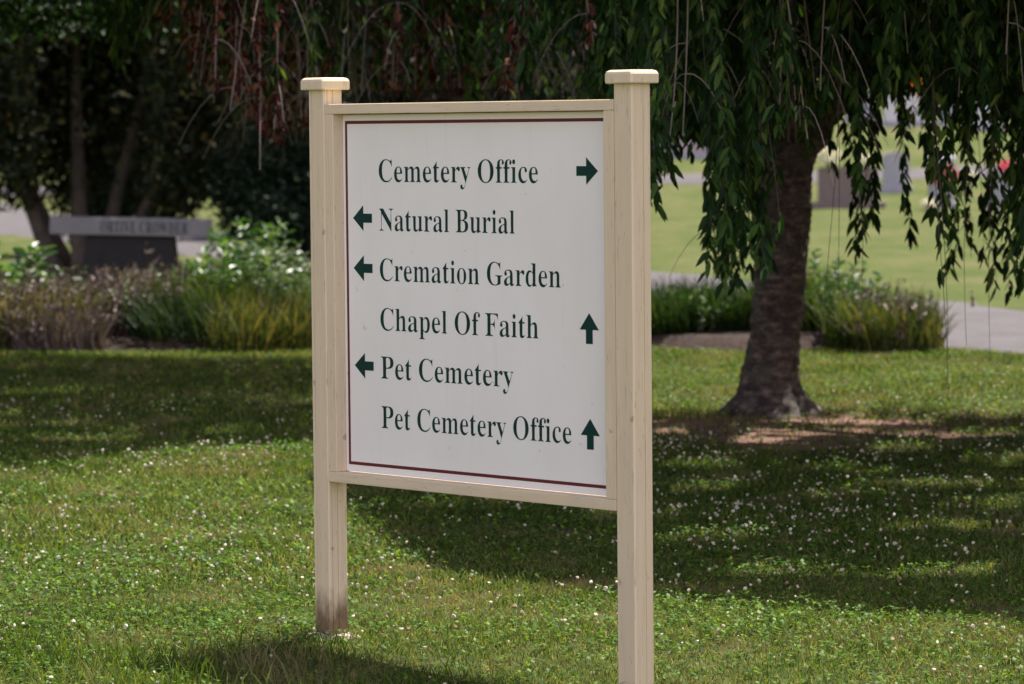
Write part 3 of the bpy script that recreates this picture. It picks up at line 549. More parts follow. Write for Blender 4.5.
def weeping_cherry(base, trunk_pts, trunk_rad, limbs, canopy, zdome, bottom, label, n_strands, n_top, per_m=46, dead=None, leaf=.085, bare=()):
    t = empty('weeping_cherry', base, label, 'tree')
    bx_, by_, bz_ = base
    q = MB()
    V = []; F = []; seg = 72
    tz = [p[2] for p in trunk_pts]; zz_ = np.arange(tz[0], tz[-1], .02)
    fine = [(float(np.interp(z, tz, [p[0] for p in trunk_pts])), float(np.interp(z, tz, [p[1] for p in trunk_pts])), float(z)) for z in zz_]
    trunk_rad = [float(np.interp(z, tz, trunk_rad)) for z in zz_]; trunk_pts = fine
    for i, ((x, y, z), r) in enumerate(zip(trunk_pts, trunk_rad)):
        for k in range(seg):
            a = 2*math.pi*k/seg
            fl = max(0, 1 - z/.3)
            rr = r*(1 + .035*math.sin(3*a+z*2) + .02*math.sin(7*a+z*5) + fl*(.20*math.sin(4*a+.6) + .12*math.sin(7*a+2)))
            rr += .016*mathutils.noise.noise(Vector((math.cos(a)*r*16, math.sin(a)*r*16, z*30))) + .014*mathutils.noise.noise(Vector((math.cos(a)*r*34+9, math.sin(a)*r*34, z*14))) + .02*mathutils.noise.noise(Vector((math.cos(a)*r*7+5, math.sin(a)*r*7, z*5)))
            V.append((x-bx_ + rr*math.cos(a), y-by_ + rr*math.sin(a), z-bz_))
    for i in range(len(trunk_pts)-1):
        for k in range(seg): F.append((i*seg+k, i*seg+(k+1) % seg, (i+1)*seg+(k+1) % seg, (i+1)*seg+k))
    F.append(tuple(range((len(trunk_pts)-1)*seg, len(trunk_pts)*seg)))
    q.add(V, F); q.build('trunk', M['cherry_bark'], t, True)
    for pts, r0, r1 in limbs:
        q = MB(); P_ = smooth_line([p for p in pts], 4) if False else None
        pts = np.array(pts, float); k = len(pts); s = np.linspace(0, k-1, (k-1)*5+1)
        f = np.stack([np.interp(s, np.arange(k), pts[:, c_]) for c_ in range(3)], -1)
        f[1:-1] = (f[:-2] + 2*f[1:-1] + f[2:])/4; f[1:-1] = (f[:-2] + 2*f[1:-1] + f[2:])/4
        f[1:-1] += RNG.normal(size=(len(f)-2, 3))*.015
        q.tube(f - np.array(base), np.linspace(r0, r1, len(f)), 10, .05); q.build('limb', M['cherry_bark'], t, True)
    (cx, cy), (rx, ry) = canopy
    def inside(n):
        a = RNG.random(n)*2*math.pi; r = np.sqrt(RNG.random(n))*(1 + .07*np.sin(3*a+1) + .05*np.sin(7*a))
        return cx + rx*r*np.cos(a), cy + ry*r*np.sin(a), r
    # hanging strands
    x, y, r = inside(n_strands); lines = []; brown = []; pale = []
    for xi, yi, ri in zip(x, y, r):
        zt = zdome(xi, yi, ri) - .25 - RNG.random()*.9; zb, kind = bottom(xi, yi, ri)
        if zb is None or zb > zt - .3: continue
        s = strand((xi, yi, zt), zb)
        if kind == 1: brown.append(s)
        elif kind == 2: pale.append(s)
        else: lines.append(s)
    P, D, L, W = leaves_on(lines, per_m, leaf, .165)
    k1 = ~in_hole(P); P, D, L, W = P[k1], D[k1], L[k1], W[k1]
    V1, F1 = leaf_arrays(P, D, L, W); r1 = np.repeat(RNG.random(len(P))**1.25, 6)
    # roof of the crown: bigger sprays of leaf, the part that throws the shade
    xt, yt, rt = inside(n_top)
    zt = np.array([zdome(a, b_, c_) for a, b_, c_ in zip(xt, yt, rt)]) - RNG.random(n_top)**1.5*1.1
    ang = RNG.random(n_top)*2*math.pi
    Dt = unit(np.stack([np.cos(ang), np.sin(ang), -.2-RNG.random(n_top)*.8], -1))
    Lt = .085 + .06*RNG.random(n_top)
    Pt = np.stack([xt, yt, zt], -1); kt = (zt > 2.7) & ~in_hole(Pt); Pt, Dt, Lt = Pt[kt], Dt[kt], Lt[kt]
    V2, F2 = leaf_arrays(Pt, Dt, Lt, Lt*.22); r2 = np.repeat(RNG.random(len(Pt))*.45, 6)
    V = np.concatenate([V1, V2]) - np.array(base); F = np.concatenate([F1, F2+len(V1)])
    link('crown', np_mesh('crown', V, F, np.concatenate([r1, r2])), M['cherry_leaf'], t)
    tl = lines[::2] + [np.array(b_) for b_ in bare]
    thin_tubes([l - np.array(base) for l in tl], [.003]*len(tl), 'hanging_twigs', M['dark_twig'], t)['kind'] = 'stuff'
    if brown or pale:
        bb = brown + pale; extra = []
        for s in bb:
            for _ in range(5):
                j = RNG.integers(1, len(s)); p = s[j-1]; a = RNG.random()*6.28; l = .15 + RNG.random()*.4
                u = np.linspace(0, 1, 6)[:, None]
                extra.append(p + u*np.array([math.cos(a)*l*.8, math.sin(a)*l*.8, .03]) + u*u*np.array([0, 0, -l*.9]))
        thin_tubes([l - np.array(base) for l in bb+extra], [.006]*len(bb) + [.003]*len(extra), 'bare_twigs', M['twig'], t)['kind'] = 'stuff'
    if brown:
        P, D, L, W = leaves_on(brown, 60, leaf*.62, .30, .8)
        V, F = leaf_arrays(P, D, L, W, .5)
        link('dead_leaves', np_mesh('dead_leaves', V-np.array(base), F, np.repeat(RNG.random(len(P)), 6)), M['dead_leaf'], t)
    return t

# the cherry whose trunk is seen at the right of the sign
TX, TY = 1.655, 23.0
tp = [(TX-.01,TY,-.25),(TX-.02,TY,.0),(TX,TY,.06),(TX,TY,.14),(TX+.005,TY,.24),(TX+.02,TY,.36),(TX+.04,TY,.55),(TX+.06,TY,.75),(TX+.075,TY,.95),(TX+.085,TY,1.15),(TX+.09,TY,1.35),(TX+.1,TY,1.55),(TX+.12,TY,1.75),(TX+.13,TY,1.95)]
tr = [.40,.33,.265,.215,.186,.172,.166,.163,.165,.170,.178,.190,.20,.13]
def f3(x): return .5 + .5*math.sin(x)
# trimmed height of the hanging branches, by the direction they hang in (read along a line across the lawn)
LOW = [(-100,95),(590,95),(640,150),(652,205),(664,205),(670,150),(704,140),(710,215),(724,285),(742,290),(752,265),(757,150),(768,120),(800,80),(822,110),(836,200),(842,262),(856,255),(860,150),(866,255),(880,265),(892,250),(896,180),(905,240),(924,235),(930,250),(944,278),(954,268),(960,200),(970,275),(984,282),(990,200),(1003,290),(1024,308),(1060,310),(1400,320)]
LX = [a for a, _ in LOW]; LY = [b_ for _, b_ in LOW]
def bottomA(x, y, r):
    px, _ = px_of(x, y, 2)
    if y < 16.3 or x > 5.5:
        return 2.55 + RNG.random()*.6 + (.8 if y < 15 else 0), 0
    if px < 585:
        row = 20 + RNG.random()**2*75
        return EYE - (row-128)*y/3572, (1 if RNG.random() < .08 else (2 if RNG.random() < .12 else 0))
    row = np.interp(px, LX, LY) - (RNG.random()**1.6)*110
    if px > 815 and row > 95 and RNG.random() < .76: row = 45 + RNG.random()*60
    if 880 < px < 930 and row > 92 and RNG.random() < .6: row = 30 + RNG.random()*58
    if 762 < px < 806 and y < 23: return EYE - (100+50*RNG.random()-128)*y/3572, (2 if RNG.random() < .5 else 0)
    if y > 20.5 and px > 640: row = min(row, 150 - RNG.random()*60)
    row += .0092*(px-512)
    z = EYE - (row-128)*y/3572
    return max(z, .75), (2 if RNG.random() < .04 else 0)
def domeA(x, y, r): return 5.6 - 2.4*min(1.1, r)**2.2
limbsA = [([(TX+.12,TY,1.65),(TX+.5,TY-.05,2.15),(TX+1.35,TY-.6,3.0),(TX+2.6,TY-1.6,3.9)], .15, .05),
          ([(TX+.1,TY,1.75),(TX-.15,TY-.2,2.4),(TX-.7,TY-.9,3.2),(TX-1.2,TY-2.4,3.9)], .14, .05),
          ([(TX+.12,TY,1.8),(TX+.3,TY-.8,2.7),(TX+.8,TY-2.6,3.7),(TX+1.6,TY-5.2,4.3)], .13, .04),
          ([(TX+.12,TY,1.8),(TX+.25,TY+.3,2.7),(TX+.5,TY+.6,3.7),(TX+.8,TY+.7,4.4)], .11, .04)]
bareA = []
for (px, y, z0, z1) in ((939, 17, 1.5, .62), (1003, 17.5, 1.2, .70), (830, 17.5, 1.3, .95), (868, 18, 1.2, .8), (712, 18, 1.2, .98), (836, 17.2, 1.4, .75), (939, 17.1, 1.3, .55), (975, 17.3, 1.4, .8)):
    x = (px-512)/3572*y; bareA.append(strand((x, y, 2.7), z1, .06, .06))
weeping_cherry((TX, TY, 0), tp, tr, limbsA, ((4.1, 19.2), (4.3, 5.0)), domeA, bottomA,
    'large weeping cherry with thick dark trunk in bare soil right of the sign', 3400, 120000, bare=bareA)

# the cherry standing behind the board, whose crown shows over the top rail and to its left
BX, BY = -.42, 27.2
tpB = [(BX,BY,-.2),(BX,BY,0),(BX,BY,.1),(BX+.01,BY,.3),(BX+.02,BY,.7),(BX,BY,1.2),(BX-.03,BY,1.7),(BX-.05,BY,2.1)]
trB = [.26,.22,.19,.155,.14,.135,.14,.09]
def bottomB(x, y, r):
    px, _ = px_of(x, y, 2)
    row = (np.interp(px, [-100, 60, 98, 112, 135, 150, 170, 230, 290, 320, 420, 560, 700], [-20, -15, 0, 80, 75, 5, 30, 100, 150, 105, 100, 100, 100]))
    kind = 0
    u = RNG.random()
    if 225 < px < 300: kind = 1 if u < .3 else (2 if u < .4 else 0)
    elif 170 < px < 225: kind = 1 if u < .25 else 0
    elif 420 < px < 500: kind = 1 if u < .25 else (2 if u < .4 else 0)
    elif px > 300: kind = 1 if u < .07 else (2 if u < .34 else 0)
    row -= (0.1 if kind else RNG.random()**1.2)*110
    if kind == 0 and px < 420: row -= 15
    return EYE - (row-128)*y/3572, kind
def domeB(x, y, r): return 5.2 - 1.9*min(1.1, r)**2.2
limbsB = [([(BX-.04,BY,1.8),(BX-.5,BY-.2,2.6),(BX-1.5,BY-.6,3.5),(BX-2.6,BY-1.5,4.0)], .10, .04),
          ([(BX-.04,BY,1.9),(BX+.2,BY-.3,2.7),(BX+.3,BY-1.2,3.6),(BX+.1,BY-2.6,4.1)], .09, .03),
          ([(BX-.04,BY,1.9),(BX-.2,BY+.5,2.8),(BX-.6,BY+1.2,3.7),(BX-1,BY+2.2,4.2)], .09, .03)]
weeping_cherry((BX, BY, 0), tpB, trB, limbsB, ((-2.3, 25.8), (3.4, 4.9)), domeB, bottomB,
    'weeping cherry behind the sign board, bare twigs and withered red leaves above the top rail', 1100, 66000, per_m=44, leaf=.09)

# trees of upright habit: clustered leaves spread through a crown volume
def crown_points(n, cen, rad, clusters, spread, floor=None):
    cl = unit(RNG.normal(size=(clusters, 3)))*(RNG.random((clusters, 1))**.45)
    P = cl[RNG.integers(0, clusters, n)]*rad + RNG.normal(size=(n, 3))*spread + cen
    if floor is not None: P = P[floor(P)]
    return P
def leafy_tree(name, base, label, cat, cen, rad, n, clusters, spread, leaf, m, stems, floor=None, group=None, bark='dark_bark', aspect=.22, updir=None, extra=None):
    t = empty(name, base, label, cat, group)
    P = crown_points(n, np.array(cen), np.array(rad), clusters, spread, floor)
    if extra: P = np.concatenate([P, crown_points(extra[2], np.array(extra[0]), np.array(extra[1]), 120, .2)])
    n = len(P); D = unit(RNG.normal(size=(n, 3)) + (np.array([0, 0, -.4]) if updir is None else np.array(updir)))
    L = leaf*(.6+.8*RNG.random(n))
    V, F = rhomb_arrays(P, D, L, L*aspect)
    link('crown', np_mesh('crown', V-np.array(base), F, np.repeat(RNG.random(n), 4)), m, t)
    for pts, r0, r1 in stems:
        q = MB(); pts = np.array(pts, float); k = len(pts); s = np.linspace(0, k-1, (k-1)*4+1)
        f = np.stack([np.interp(s, np.arange(k), pts[:, c_]) for c_ in range(3)], -1); f[1:-1] = (f[:-2] + 2*f[1:-1] + f[2:])/4
        q.tube(f-np.array(base), np.linspace(r0, r1, len(f)), 8, .08); q.build('trunk', M[bark], t, True)
    return t
M['juniper'] = leaf_mat("juniper_foliage", [(0, (.006,.013,.006)), (.6, (.016,.026,.009)), (.9, (.04,.04,.014)), (1, (.12,.10,.03))], .22, .6, 1.2, .2)  # golden end of the juniper ramp stands for sunlit leaves
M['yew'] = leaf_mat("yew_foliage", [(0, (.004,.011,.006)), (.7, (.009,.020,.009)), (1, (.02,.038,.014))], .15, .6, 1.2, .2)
M['far_leaf'] = leaf_mat("far_tree_foliage", [(0, (.018,.04,.012)), (.6, (.04,.075,.02)), (1, (.09,.13,.035))], .3, .6, 1.3, .2)
CX_, CY_ = -5.65, 48.0
def floorC(P):
    px = 512 + P[:, 0]/P[:, 1]*3572; row = 128 + (EYE-P[:, 2])/P[:, 1]*3572
    lim = np.interp(px, [-300, 0, 45, 62, 80, 150, 180, 192, 205, 235, 250, 262, 300, 400], [200, 196, 200, 215, 235, 240, 232, 218, 196, 188, 196, 215, 235, 240]) + RNG.normal(size=len(P))*5
    opening = (px > 38) & (px < 150) & (P[:, 1] < CY_+.4) & (row > 30) & (RNG.random(len(P)) < .93)
    return (row < lim) & ~opening
stemsC = [([(CX_+a, CY_+b_, -.1), (CX_+a*1.6+c_*.3, CY_+b_, 1.1), (CX_+a*2+c_, CY_+b_+d_, 2.6), (CX_+a*2+c_*1.8, CY_+b_+d_*1.5, 4.2)], r_, .03)
          for a, b_, c_, d_, r_ in ((-.45, 0, -.5, .3, .13), (-.1, -.2, .1, -.3, .15), (.12, .1, .55, .2, .12), (.3, 0, 1.3, -.2, .10), (-.25, .3, -1.4, 0, .09))]
leafy_tree('juniper_tree', (CX_, CY_, 0), 'dark many-stemmed juniper behind the granite bench, its low skirt arching over the lane', 'tree',
    (CX_-.3, CY_, 3.2), (3.6, 3.0, 2.8), 100000, 420, .24, .13, M['juniper'], stemsC, floorC, extra=((-3.2, 44.0, 4.3), (2.0, 1.6, 1.0), 24000))  # extra lobe of crown, added overhead to shade the bench
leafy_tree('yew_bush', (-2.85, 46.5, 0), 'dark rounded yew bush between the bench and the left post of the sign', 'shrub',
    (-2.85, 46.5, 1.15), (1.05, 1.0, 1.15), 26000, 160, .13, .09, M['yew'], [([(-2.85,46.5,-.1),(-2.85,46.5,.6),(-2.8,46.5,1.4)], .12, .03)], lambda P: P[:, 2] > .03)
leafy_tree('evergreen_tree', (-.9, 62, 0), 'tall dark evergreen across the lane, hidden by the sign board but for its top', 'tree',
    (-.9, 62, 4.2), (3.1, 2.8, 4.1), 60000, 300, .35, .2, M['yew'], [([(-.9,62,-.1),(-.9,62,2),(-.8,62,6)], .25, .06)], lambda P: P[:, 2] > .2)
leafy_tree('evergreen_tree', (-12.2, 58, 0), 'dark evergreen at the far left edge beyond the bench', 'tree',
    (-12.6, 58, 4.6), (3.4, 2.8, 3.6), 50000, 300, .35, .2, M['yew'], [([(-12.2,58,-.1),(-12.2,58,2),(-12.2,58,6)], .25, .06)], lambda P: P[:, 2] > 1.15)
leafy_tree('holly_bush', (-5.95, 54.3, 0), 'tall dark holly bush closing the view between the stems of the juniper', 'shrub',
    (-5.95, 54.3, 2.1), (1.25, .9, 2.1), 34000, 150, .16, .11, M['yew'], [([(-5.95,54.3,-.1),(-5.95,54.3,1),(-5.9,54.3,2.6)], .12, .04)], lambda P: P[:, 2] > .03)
# trees on the hill, above the frame, that close the view
for i, (x, y, h, lab) in enumerate(((-22,135,11,'broad tree far up the hill at the left'),(-8,150,12,'broad tree on the hill behind the dark evergreen'),(4,142,10,'rounded tree on the hill straight behind the sign'),
        (13,150,12,'rounded tree on the hill above the headstones'),(24,138,11,'broad tree far up the hill at the right'),(38,150,12,'broad tree on the hill well beyond the right edge'),(-38,150,12,'broad tree on the hill well beyond the left edge'))):
    g = gzf(x, y)
    leafy_tree('broadleaf_tree', (x, y, g), lab, 'tree', (x, y, g+h*.55), (5.5, 4, h*.45), 16000, 160, .6, .55, M['far_leaf'],
        [([(x,y,g-.3),(x,y,g+2),(x+.3,y,g+h*.6)], .35, .1)], None, 'trees on the hill', aspect=.35)

# ---------------------------------------------------------------- planting beds
def blade_mat(name, stops, **k): return leaf_mat(name, stops, k.get('t', .35), .6, 1.3, .25)
M['grass_green'] = blade_mat("arching_green_blades", [(0, (.012,.028,.007)), (.6, (.035,.065,.013)), (1, (.11,.14,.035))])
M['grass_dark'] = blade_mat("dark_green_blades", [(0, (.006,.018,.006)), (.7, (.018,.042,.010)), (1, (.05,.08,.02))])  # dark green, deepened further in place of shade over the right bed
M['grass_gold'] = blade_mat("golden_green_blades", [(0, (.018,.034,.008)), (.6, (.055,.08,.016)), (1, (.20,.16,.055))])
M['grass_straw'] = blade_mat("faded_pink_stalks", [(0, (.045,.032,.032)), (.5, (.13,.098,.098)), (1, (.30,.24,.235))], t=.08)
M['grass_olive'] = blade_mat("olive_tan_blades", [(0, (.025,.032,.012)), (.5, (.08,.08,.03)), (1, (.20,.17,.09))])
M['broad_leaf'] = leaf_mat("broad_bright_leaves", [(0, (.015,.05,.012)), (.6, (.04,.10,.022)), (1, (.13,.20,.06))], .4, .35, 1.3, .5)
M['pale_leaf'] = leaf_mat("pale_edged_leaves", [(0, (.02,.05,.016)), (.6, (.055,.10,.035)), (1, (.20,.25,.14))], .3, .4, 1.1, .5)
def grass_clump(x, y, h, r, n, mk, label, heads=None, spread=1.0, wdt=.006):
    z0 = bed_z(x, y) - .02
    t = empty('grass_clump', (x, y, z0), label, 'ornamental grass', 'clumps of ornamental grass in the planting bed')
    a = RNG.random(n)*2*math.pi; rr = np.sqrt(RNG.random(n))*r*.9
    ln = h*(.35+.75*RNG.random(n)); out = (.1+1.2*RNG.random(n)**1.5)*spread*.6; lx, ly = RNG.normal(size=2)*.10
    bx_ = rr*np.cos(a); by_ = rr*np.sin(a); a2 = a + RNG.normal(size=n)*1.5
    S = np.stack([-np.sin(a2+RNG.normal(size=n)*.8), np.cos(a2), np.zeros(n)], -1)
    rows = []
    for tt, ww in ((0, 1), (.35, 1), (.7, .75), (1, .12)):
        o = out*ln*(tt**1.6); zz = ln*(tt - .28*out*tt**2.6)
        c_ = np.stack([bx_+np.cos(a2)*o+lx*tt, by_+np.sin(a2)*o+ly*tt, zz], -1)
        rows += [c_ - S*wdt*ww, c_ + S*wdt*ww]
    V = np.stack(rows, 1).reshape(-1, 3); i = np.arange(n)[:, None]*8
    F = np.concatenate([i+np.array([[0,1,3,2]]), i+np.array([[2,3,5,4]]), i+np.array([[4,5,7,6]])], 0)
    link('blades', np_mesh('blades', V, F, np.repeat(RNG.random(n), 8)), M[mk], t)
    if heads:
        k = heads; sel = RNG.integers(0, n, k); tip = (rows[6][sel]+rows[7][sel])/2
        kk = 9; P = np.repeat(tip, kk, 0) + RNG.normal(size=(k*kk, 3))*np.array([.016, .016, .045])
        D = unit(RNG.normal(size=(k*kk, 3))*.6 + np.array([0, 0, 1.]))
        L = .03 + .03*RNG.random(k*kk); V, F = rhomb_arrays(P, D, L, L*.28)
        link('seed_heads', np_mesh('seed_heads', V, F, np.repeat(RNG.random(k*kk), 4)), M['grass_straw'], t)['kind'] = 'stuff'
    return t
def leafy_plant(x, y, h, r, stems, mk, label, leaf=.10, asp=.2, group='leafy plants in the planting bed'):
    z0 = bed_z(x, y) - .02
    t = empty('leafy_plant', (x, y, z0), label, 'plant', group)
    lines = []; Ps = []; Ds = []
    for _ in range(stems):
        a = RNG.random()*6.28; o = RNG.random()**.6*r; hh = h*(.6+.45*RNG.random()); u = np.linspace(0, 1, 7)[:, None]
        l = np.array([math.cos(a)*o*.35, math.sin(a)*o*.35, 0]) + u*np.array([math.cos(a)*o*.5, math.sin(a)*o*.5, hh]) + u*u*np.array([math.cos(a)*o*.3, math.sin(a)*o*.3, -.05*hh])
        lines.append(l); k = int(hh/.028)
        s = .2+.8*np.linspace(0, 1, k); q = np.stack([np.interp(s, u[:, 0], l[:, c_]) for c_ in range(3)], -1)
        b_ = np.arange(k)*2.4 + RNG.random()*6; up = .15+.6*s**3
        Ps.append(q); Ds.append(unit(np.stack([np.cos(b_), np.sin(b_), up], -1) + RNG.normal(size=(k, 3))*.2))
    P = np.concatenate(Ps); D = np.concatenate(Ds); n = len(P); L = leaf*(.6+.6*RNG.random(n))
    V, F = leaf_arrays(P, D, L, L*asp, .3, roll=np.tile(np.array([[0, 0, 1.]]), (n, 1)) + RNG.normal(size=(n, 3))*.3)
    link('leaves', np_mesh('leaves', V, F, np.repeat(RNG.random(n), 6)), M[mk], t)
    thin_tubes(lines, [.005]*len(lines), 'stems', M['dark_twig'], t)
    return t
def at(px, D): return (px-512)/3572*D
M['small_leaf'] = leaf_mat('small_green_leaves', [(0, (.012,.04,.010)), (.6, (.04,.10,.02)), (1, (.14,.20,.05))], .35, .5, 1.3, .25)
for px, D_, h, r, n, mk, lab, lf in (
 (-8, 31.0, .50, .34, 34, 'small_leaf', 'small-leaved green bush at the very left edge of the bed', .05),
 (46, 31.2, .44, .30, 34, 'small_leaf', 'small-leaved green bush between the two brownish grass clumps', .05),
 (98, 31.0, .42, .30, 36, 'small_leaf', 'small-leaved green bush in front of the bench pedestal', .05),
 (150, 30.9, .46, .28, 34, 'small_leaf', 'small-leaved green bush before the tall upright grass', .05),
 (196, 31.2, .62, .34, 40, 'small_leaf', 'small-leaved green bush below the right end of the bench', .055),
 (232, 31.4, .72, .36, 44, 'broad_leaf', 'bushy green plant in front of the tall leafy pair', .075),
 (288, 31.2, .62, .34, 40, 'small_leaf', 'small-leaved green bush against the left post', .055),
 (700, 30.3, .40, .32, 34, 'small_leaf', 'low green bush between the near post and the cherry trunk', .05),
 (836, 30.0, .50, .32, 36, 'small_leaf', 'low green bush just right of the cherry trunk', .055),
 (878, 29.5, .40, .28, 30, 'small_leaf', 'low green bush before the golden-tipped clump', .05)):
    leafy_plant(at(px, D_), D_, h, r, n, mk, lab, lf, .3)
GC = [ # picture column, depth, height, radius, blades, material, label, seed heads
 (-25, 31.5, .62, .45, 500, 'grass_olive', 'tan ornamental grass clump cut by the left edge of the picture', 90),
 (22, 31.6, .68, .42, 620, 'grass_olive', 'tan and olive ornamental grass clump in the front of the bed, leftmost in full view', 140),
 (58, 31.3, .58, .34, 420, 'grass_straw', 'brownish ornamental grass clump next to the leftmost tan one', 90),
 (84, 32.3, .60, .36, 520, 'grass_dark', 'dark green grass clump in front of the left end of the granite bench', 0),
 (112, 32.0, .62, .36, 560, 'grass_straw', 'faded pinkish grass clump in front of the bench pedestal', 260),
 (140, 32.6, .66, .34, 520, 'grass_straw', 'pinkish beige grass clump under the engraved name of the bench', 240),
 (163, 32.2, .82, .24, 300, 'grass_gold', 'tall upright yellow-green grass clump before the right end of the bench pedestal', 20),
 (183, 31.6, .60, .36, 600, 'grass_dark', 'dark green grass clump in front, below the right end of the bench slab', 0),
 (212, 32.0, .58, .32, 420, 'grass_green', 'mid green grass clump below the tall leafy plants', 0),
 (262, 31.3, .55, .40, 620, 'grass_gold', 'orange-tinged green grass clump in front, near the left post of the sign', 0),
 (236, 31.9, .48, .28, 320, 'grass_green', 'small green grass clump between the mid green and the orange-tinged clumps', 0),
 (352, 32.0, .55, .38, 400, 'grass_green', 'green grass clump behind the left part of the sign board', 0),
 (455, 31.6, .55, .40, 400, 'grass_dark', 'dark grass clump behind the middle of the sign board', 0),
 (565, 31.2, .55, .40, 400, 'grass_green', 'green grass clump behind the right part of the sign board', 0),
 (648, 30.9, .54, .40, 620, 'grass_dark', 'dark green grass clump just right of the near post', 0),
 (682, 31.4, .58, .42, 700, 'grass_dark', 'dark green grass clump second to the right of the near post', 0),
 (722, 31.2, .56, .40, 700, 'grass_dark', 'dark green grass clump just left of the cherry trunk', 0),
 (768, 31.5, .56, .40, 500, 'grass_green', 'green grass clump behind the cherry trunk', 0),
 (812, 31.0, .60, .36, 560, 'grass_green', 'green grass clump just right of the cherry trunk', 0),
 (868, 30.2, .58, .36, 600, 'grass_green', 'green grass clump in the right bed beside the golden one', 0),
 (900, 29.8, .50, .36, 700, 'grass_gold', 'golden-tipped grass clump at the right end of the bed next to the lane', 60)]
for px, D_, h, r, n, mk, lab, hd in GC:
    if px > 600: h *= .84; D_ -= .5
    if px > 780: h *= 1.2
    if px < 600: D_ -= .9
    if px < 200: h *= .74
    r *= 1.35 if px < 600 else 1.15
    grass_clump(at(px, D_), D_, h, r, int(n*2), mk, lab, hd, wdt=.0055)
LP = [
 (8, 33.0, .78, .36, 14, 'broad_leaf', 'big-leaved green plant at the left edge of the picture, reaching above the bed', .17, .22),
 (52, 32.6, .55, .36, 22, 'pale_leaf', 'pale-leaved bushy plant in front of the left end of the bench', .075, .3),
 (34, 33.6, .50, .28, 14, 'broad_leaf', 'dark bushy plant behind the pale-leaved one', .09, .24),
 (78, 32.6, .42, .28, 16, 'broad_leaf', 'low green leafy plant before the bench pedestal', .09, .25),
 (228, 33.4, .74, .30, 16, 'broad_leaf', 'tall bright green leafy plant right of the bench, left of a pair', .13, .20),
 (254, 33.6, .92, .34, 24, 'broad_leaf', 'tallest bright green leafy plant between the bench and the left post', .13, .20),
 (280, 32.8, .74, .30, 18, 'pale_leaf', 'pale-leaved plant just left of the left post', .10, .24),
 (304, 32.6, .66, .30, 18, 'pale_leaf', 'pale-leaved plant partly hidden by the left post', .09, .26),
 (206, 32.8, .46, .26, 14, 'pale_leaf', 'low pale-leaved plant beside the right end of the bench slab', .085, .26),
 (845, 30.6, .62, .34, 20, 'broad_leaf', 'leafy plant with yellow-green leaves in the right bed', .10, .24),
 (826, 31.4, .70, .25, 12, 'broad_leaf', 'leafy plant rising beside the cherry trunk', .10, .2)]
for px, D_, h, r, n, mk, lab, lf, asp in LP:
    leafy_plant(at(px, D_), D_, h, r, n, mk, lab, lf, asp)

# ---------------------------------------------------------------- headstones and flowers up the far slope
M['stone_brown'] = flat("brown_granite", (.16,.115,.105), .45, .3, 20)
M['stone_grey'] = flat("grey_stone", (.30,.29,.31), .6, .2, 12)
M['stone_pale'] = flat("pale_stone", (.55,.54,.56), .6, .15, 12)
M['stone_pink'] = flat("pinkish_granite", (.34,.27,.28), .6, .2, 12)
PETALS = {'pink': (.75,.16,.30), 'white': (.82,.80,.80), 'orange': (.85,.25,.04), 'rose': (.50,.14,.20), 'lilac': (.55,.25,.60)}
for k, v in PETALS.items(): M['petal_'+k] = leaf_mat("petals_"+k, [(0, tuple(c_*.7 for c_ in v)), (1, v)], .3, .6, 1.0, .2)
M['stem_green'] = flat("flower_stems", (.04,.09,.02), .7)
def headstone(px, D, wd, h, th, mk, label, top='arch', cap=None):
    x = at(px, D); z = gzf(x, D)
    t = empty('headstone', (x, D, z-.02), label, 'headstone', 'headstones on the far slope')
    q = MB(); q.box((-wd*.62, -th*.95, -.1), (wd*.62, th*.95, .17), .012); q.build('base', M['stone_grey' if mk != 'stone_brown' else 'stone_brown'], t)
    prof = [(-wd/2, .171), (wd/2, .171)]
    if top == 'arch': prof += [(wd/2*math.cos(a), h-.12*h*1 + .12*h*math.sin(a)) for a in np.linspace(0, math.pi, 13)]
    else: prof += [(wd/2, h-.03), (wd/2-.03, h), (-wd/2+.03, h), (-wd/2, h-.03)]
    n = len(prof); V = [(a, -th/2, b_) for a, b_ in prof] + [(a, th/2, b_) for a, b_ in prof]
    F = [tuple(range(n)), tuple(range(2*n-1, n-1, -1))] + [(k, k+n, (k+1) % n+n, (k+1) % n) for k in range(n)]
    link('tablet', pmesh('tablet', V, F), M[mk], t)
    if cap:
        q = MB(); q.box((-wd*.6, -th*.7, h+.001), (wd*.6, th*.7, h+.13), .015); q.build('cap', M[cap], t)
    return x, z
def bouquet(px, D, zc, col, label, r=.16, vase=True):
    x = at(px, D); t = empty('flower_bouquet', (x, D-.3, zc), label, 'flowers', 'flowers left at the graves')
    n = 260; P = unit(RNG.normal(size=(n, 3)))*r*(.6+.4*RNG.random((n, 1)))*np.array([1.1, 1, .85]) + np.array([0, 0, r*1.3])
    D_ = unit(P - np.array([0, 0, r*.6]) + RNG.normal(size=(n, 3))*.05); L = np.full(n, r*.45)
    V, F = rhomb_arrays(P, D_, L, L*.4); link('blooms', np_mesh('blooms', V, F, np.repeat(RNG.random(n), 4)), M['petal_'+col], t)
    ls = [np.array([[0, 0, -.02], [math.cos(a)*r*.3, math.sin(a)*r*.3, r*.5], [math.cos(a)*r*.6, math.sin(a)*r*.6, r*1.1]]) for a in np.linspace(0, 6, 14)]
    thin_tubes(ls, [.012]*14, 'stems', M['stem_green'], t)
headstone(849, 78, 1.30, .93, .22, 'stone_brown', 'wide brown granite headstone right of the cherry trunk', 'flat')
headstone(942, 77, .52, 1.02, .35, 'stone_grey', 'grey pedestal headstone with a bright cap, seen through the hanging branches', 'flat', 'stone_pale')
headstone(1002, 76, .62, .95, .2, 'stone_grey', 'tall grey headstone near the right edge', 'arch')
headstone(897, 86, .62, 1.0, .2, 'stone_grey', 'narrow grey headstone between the brown one and the pedestal', 'arch')
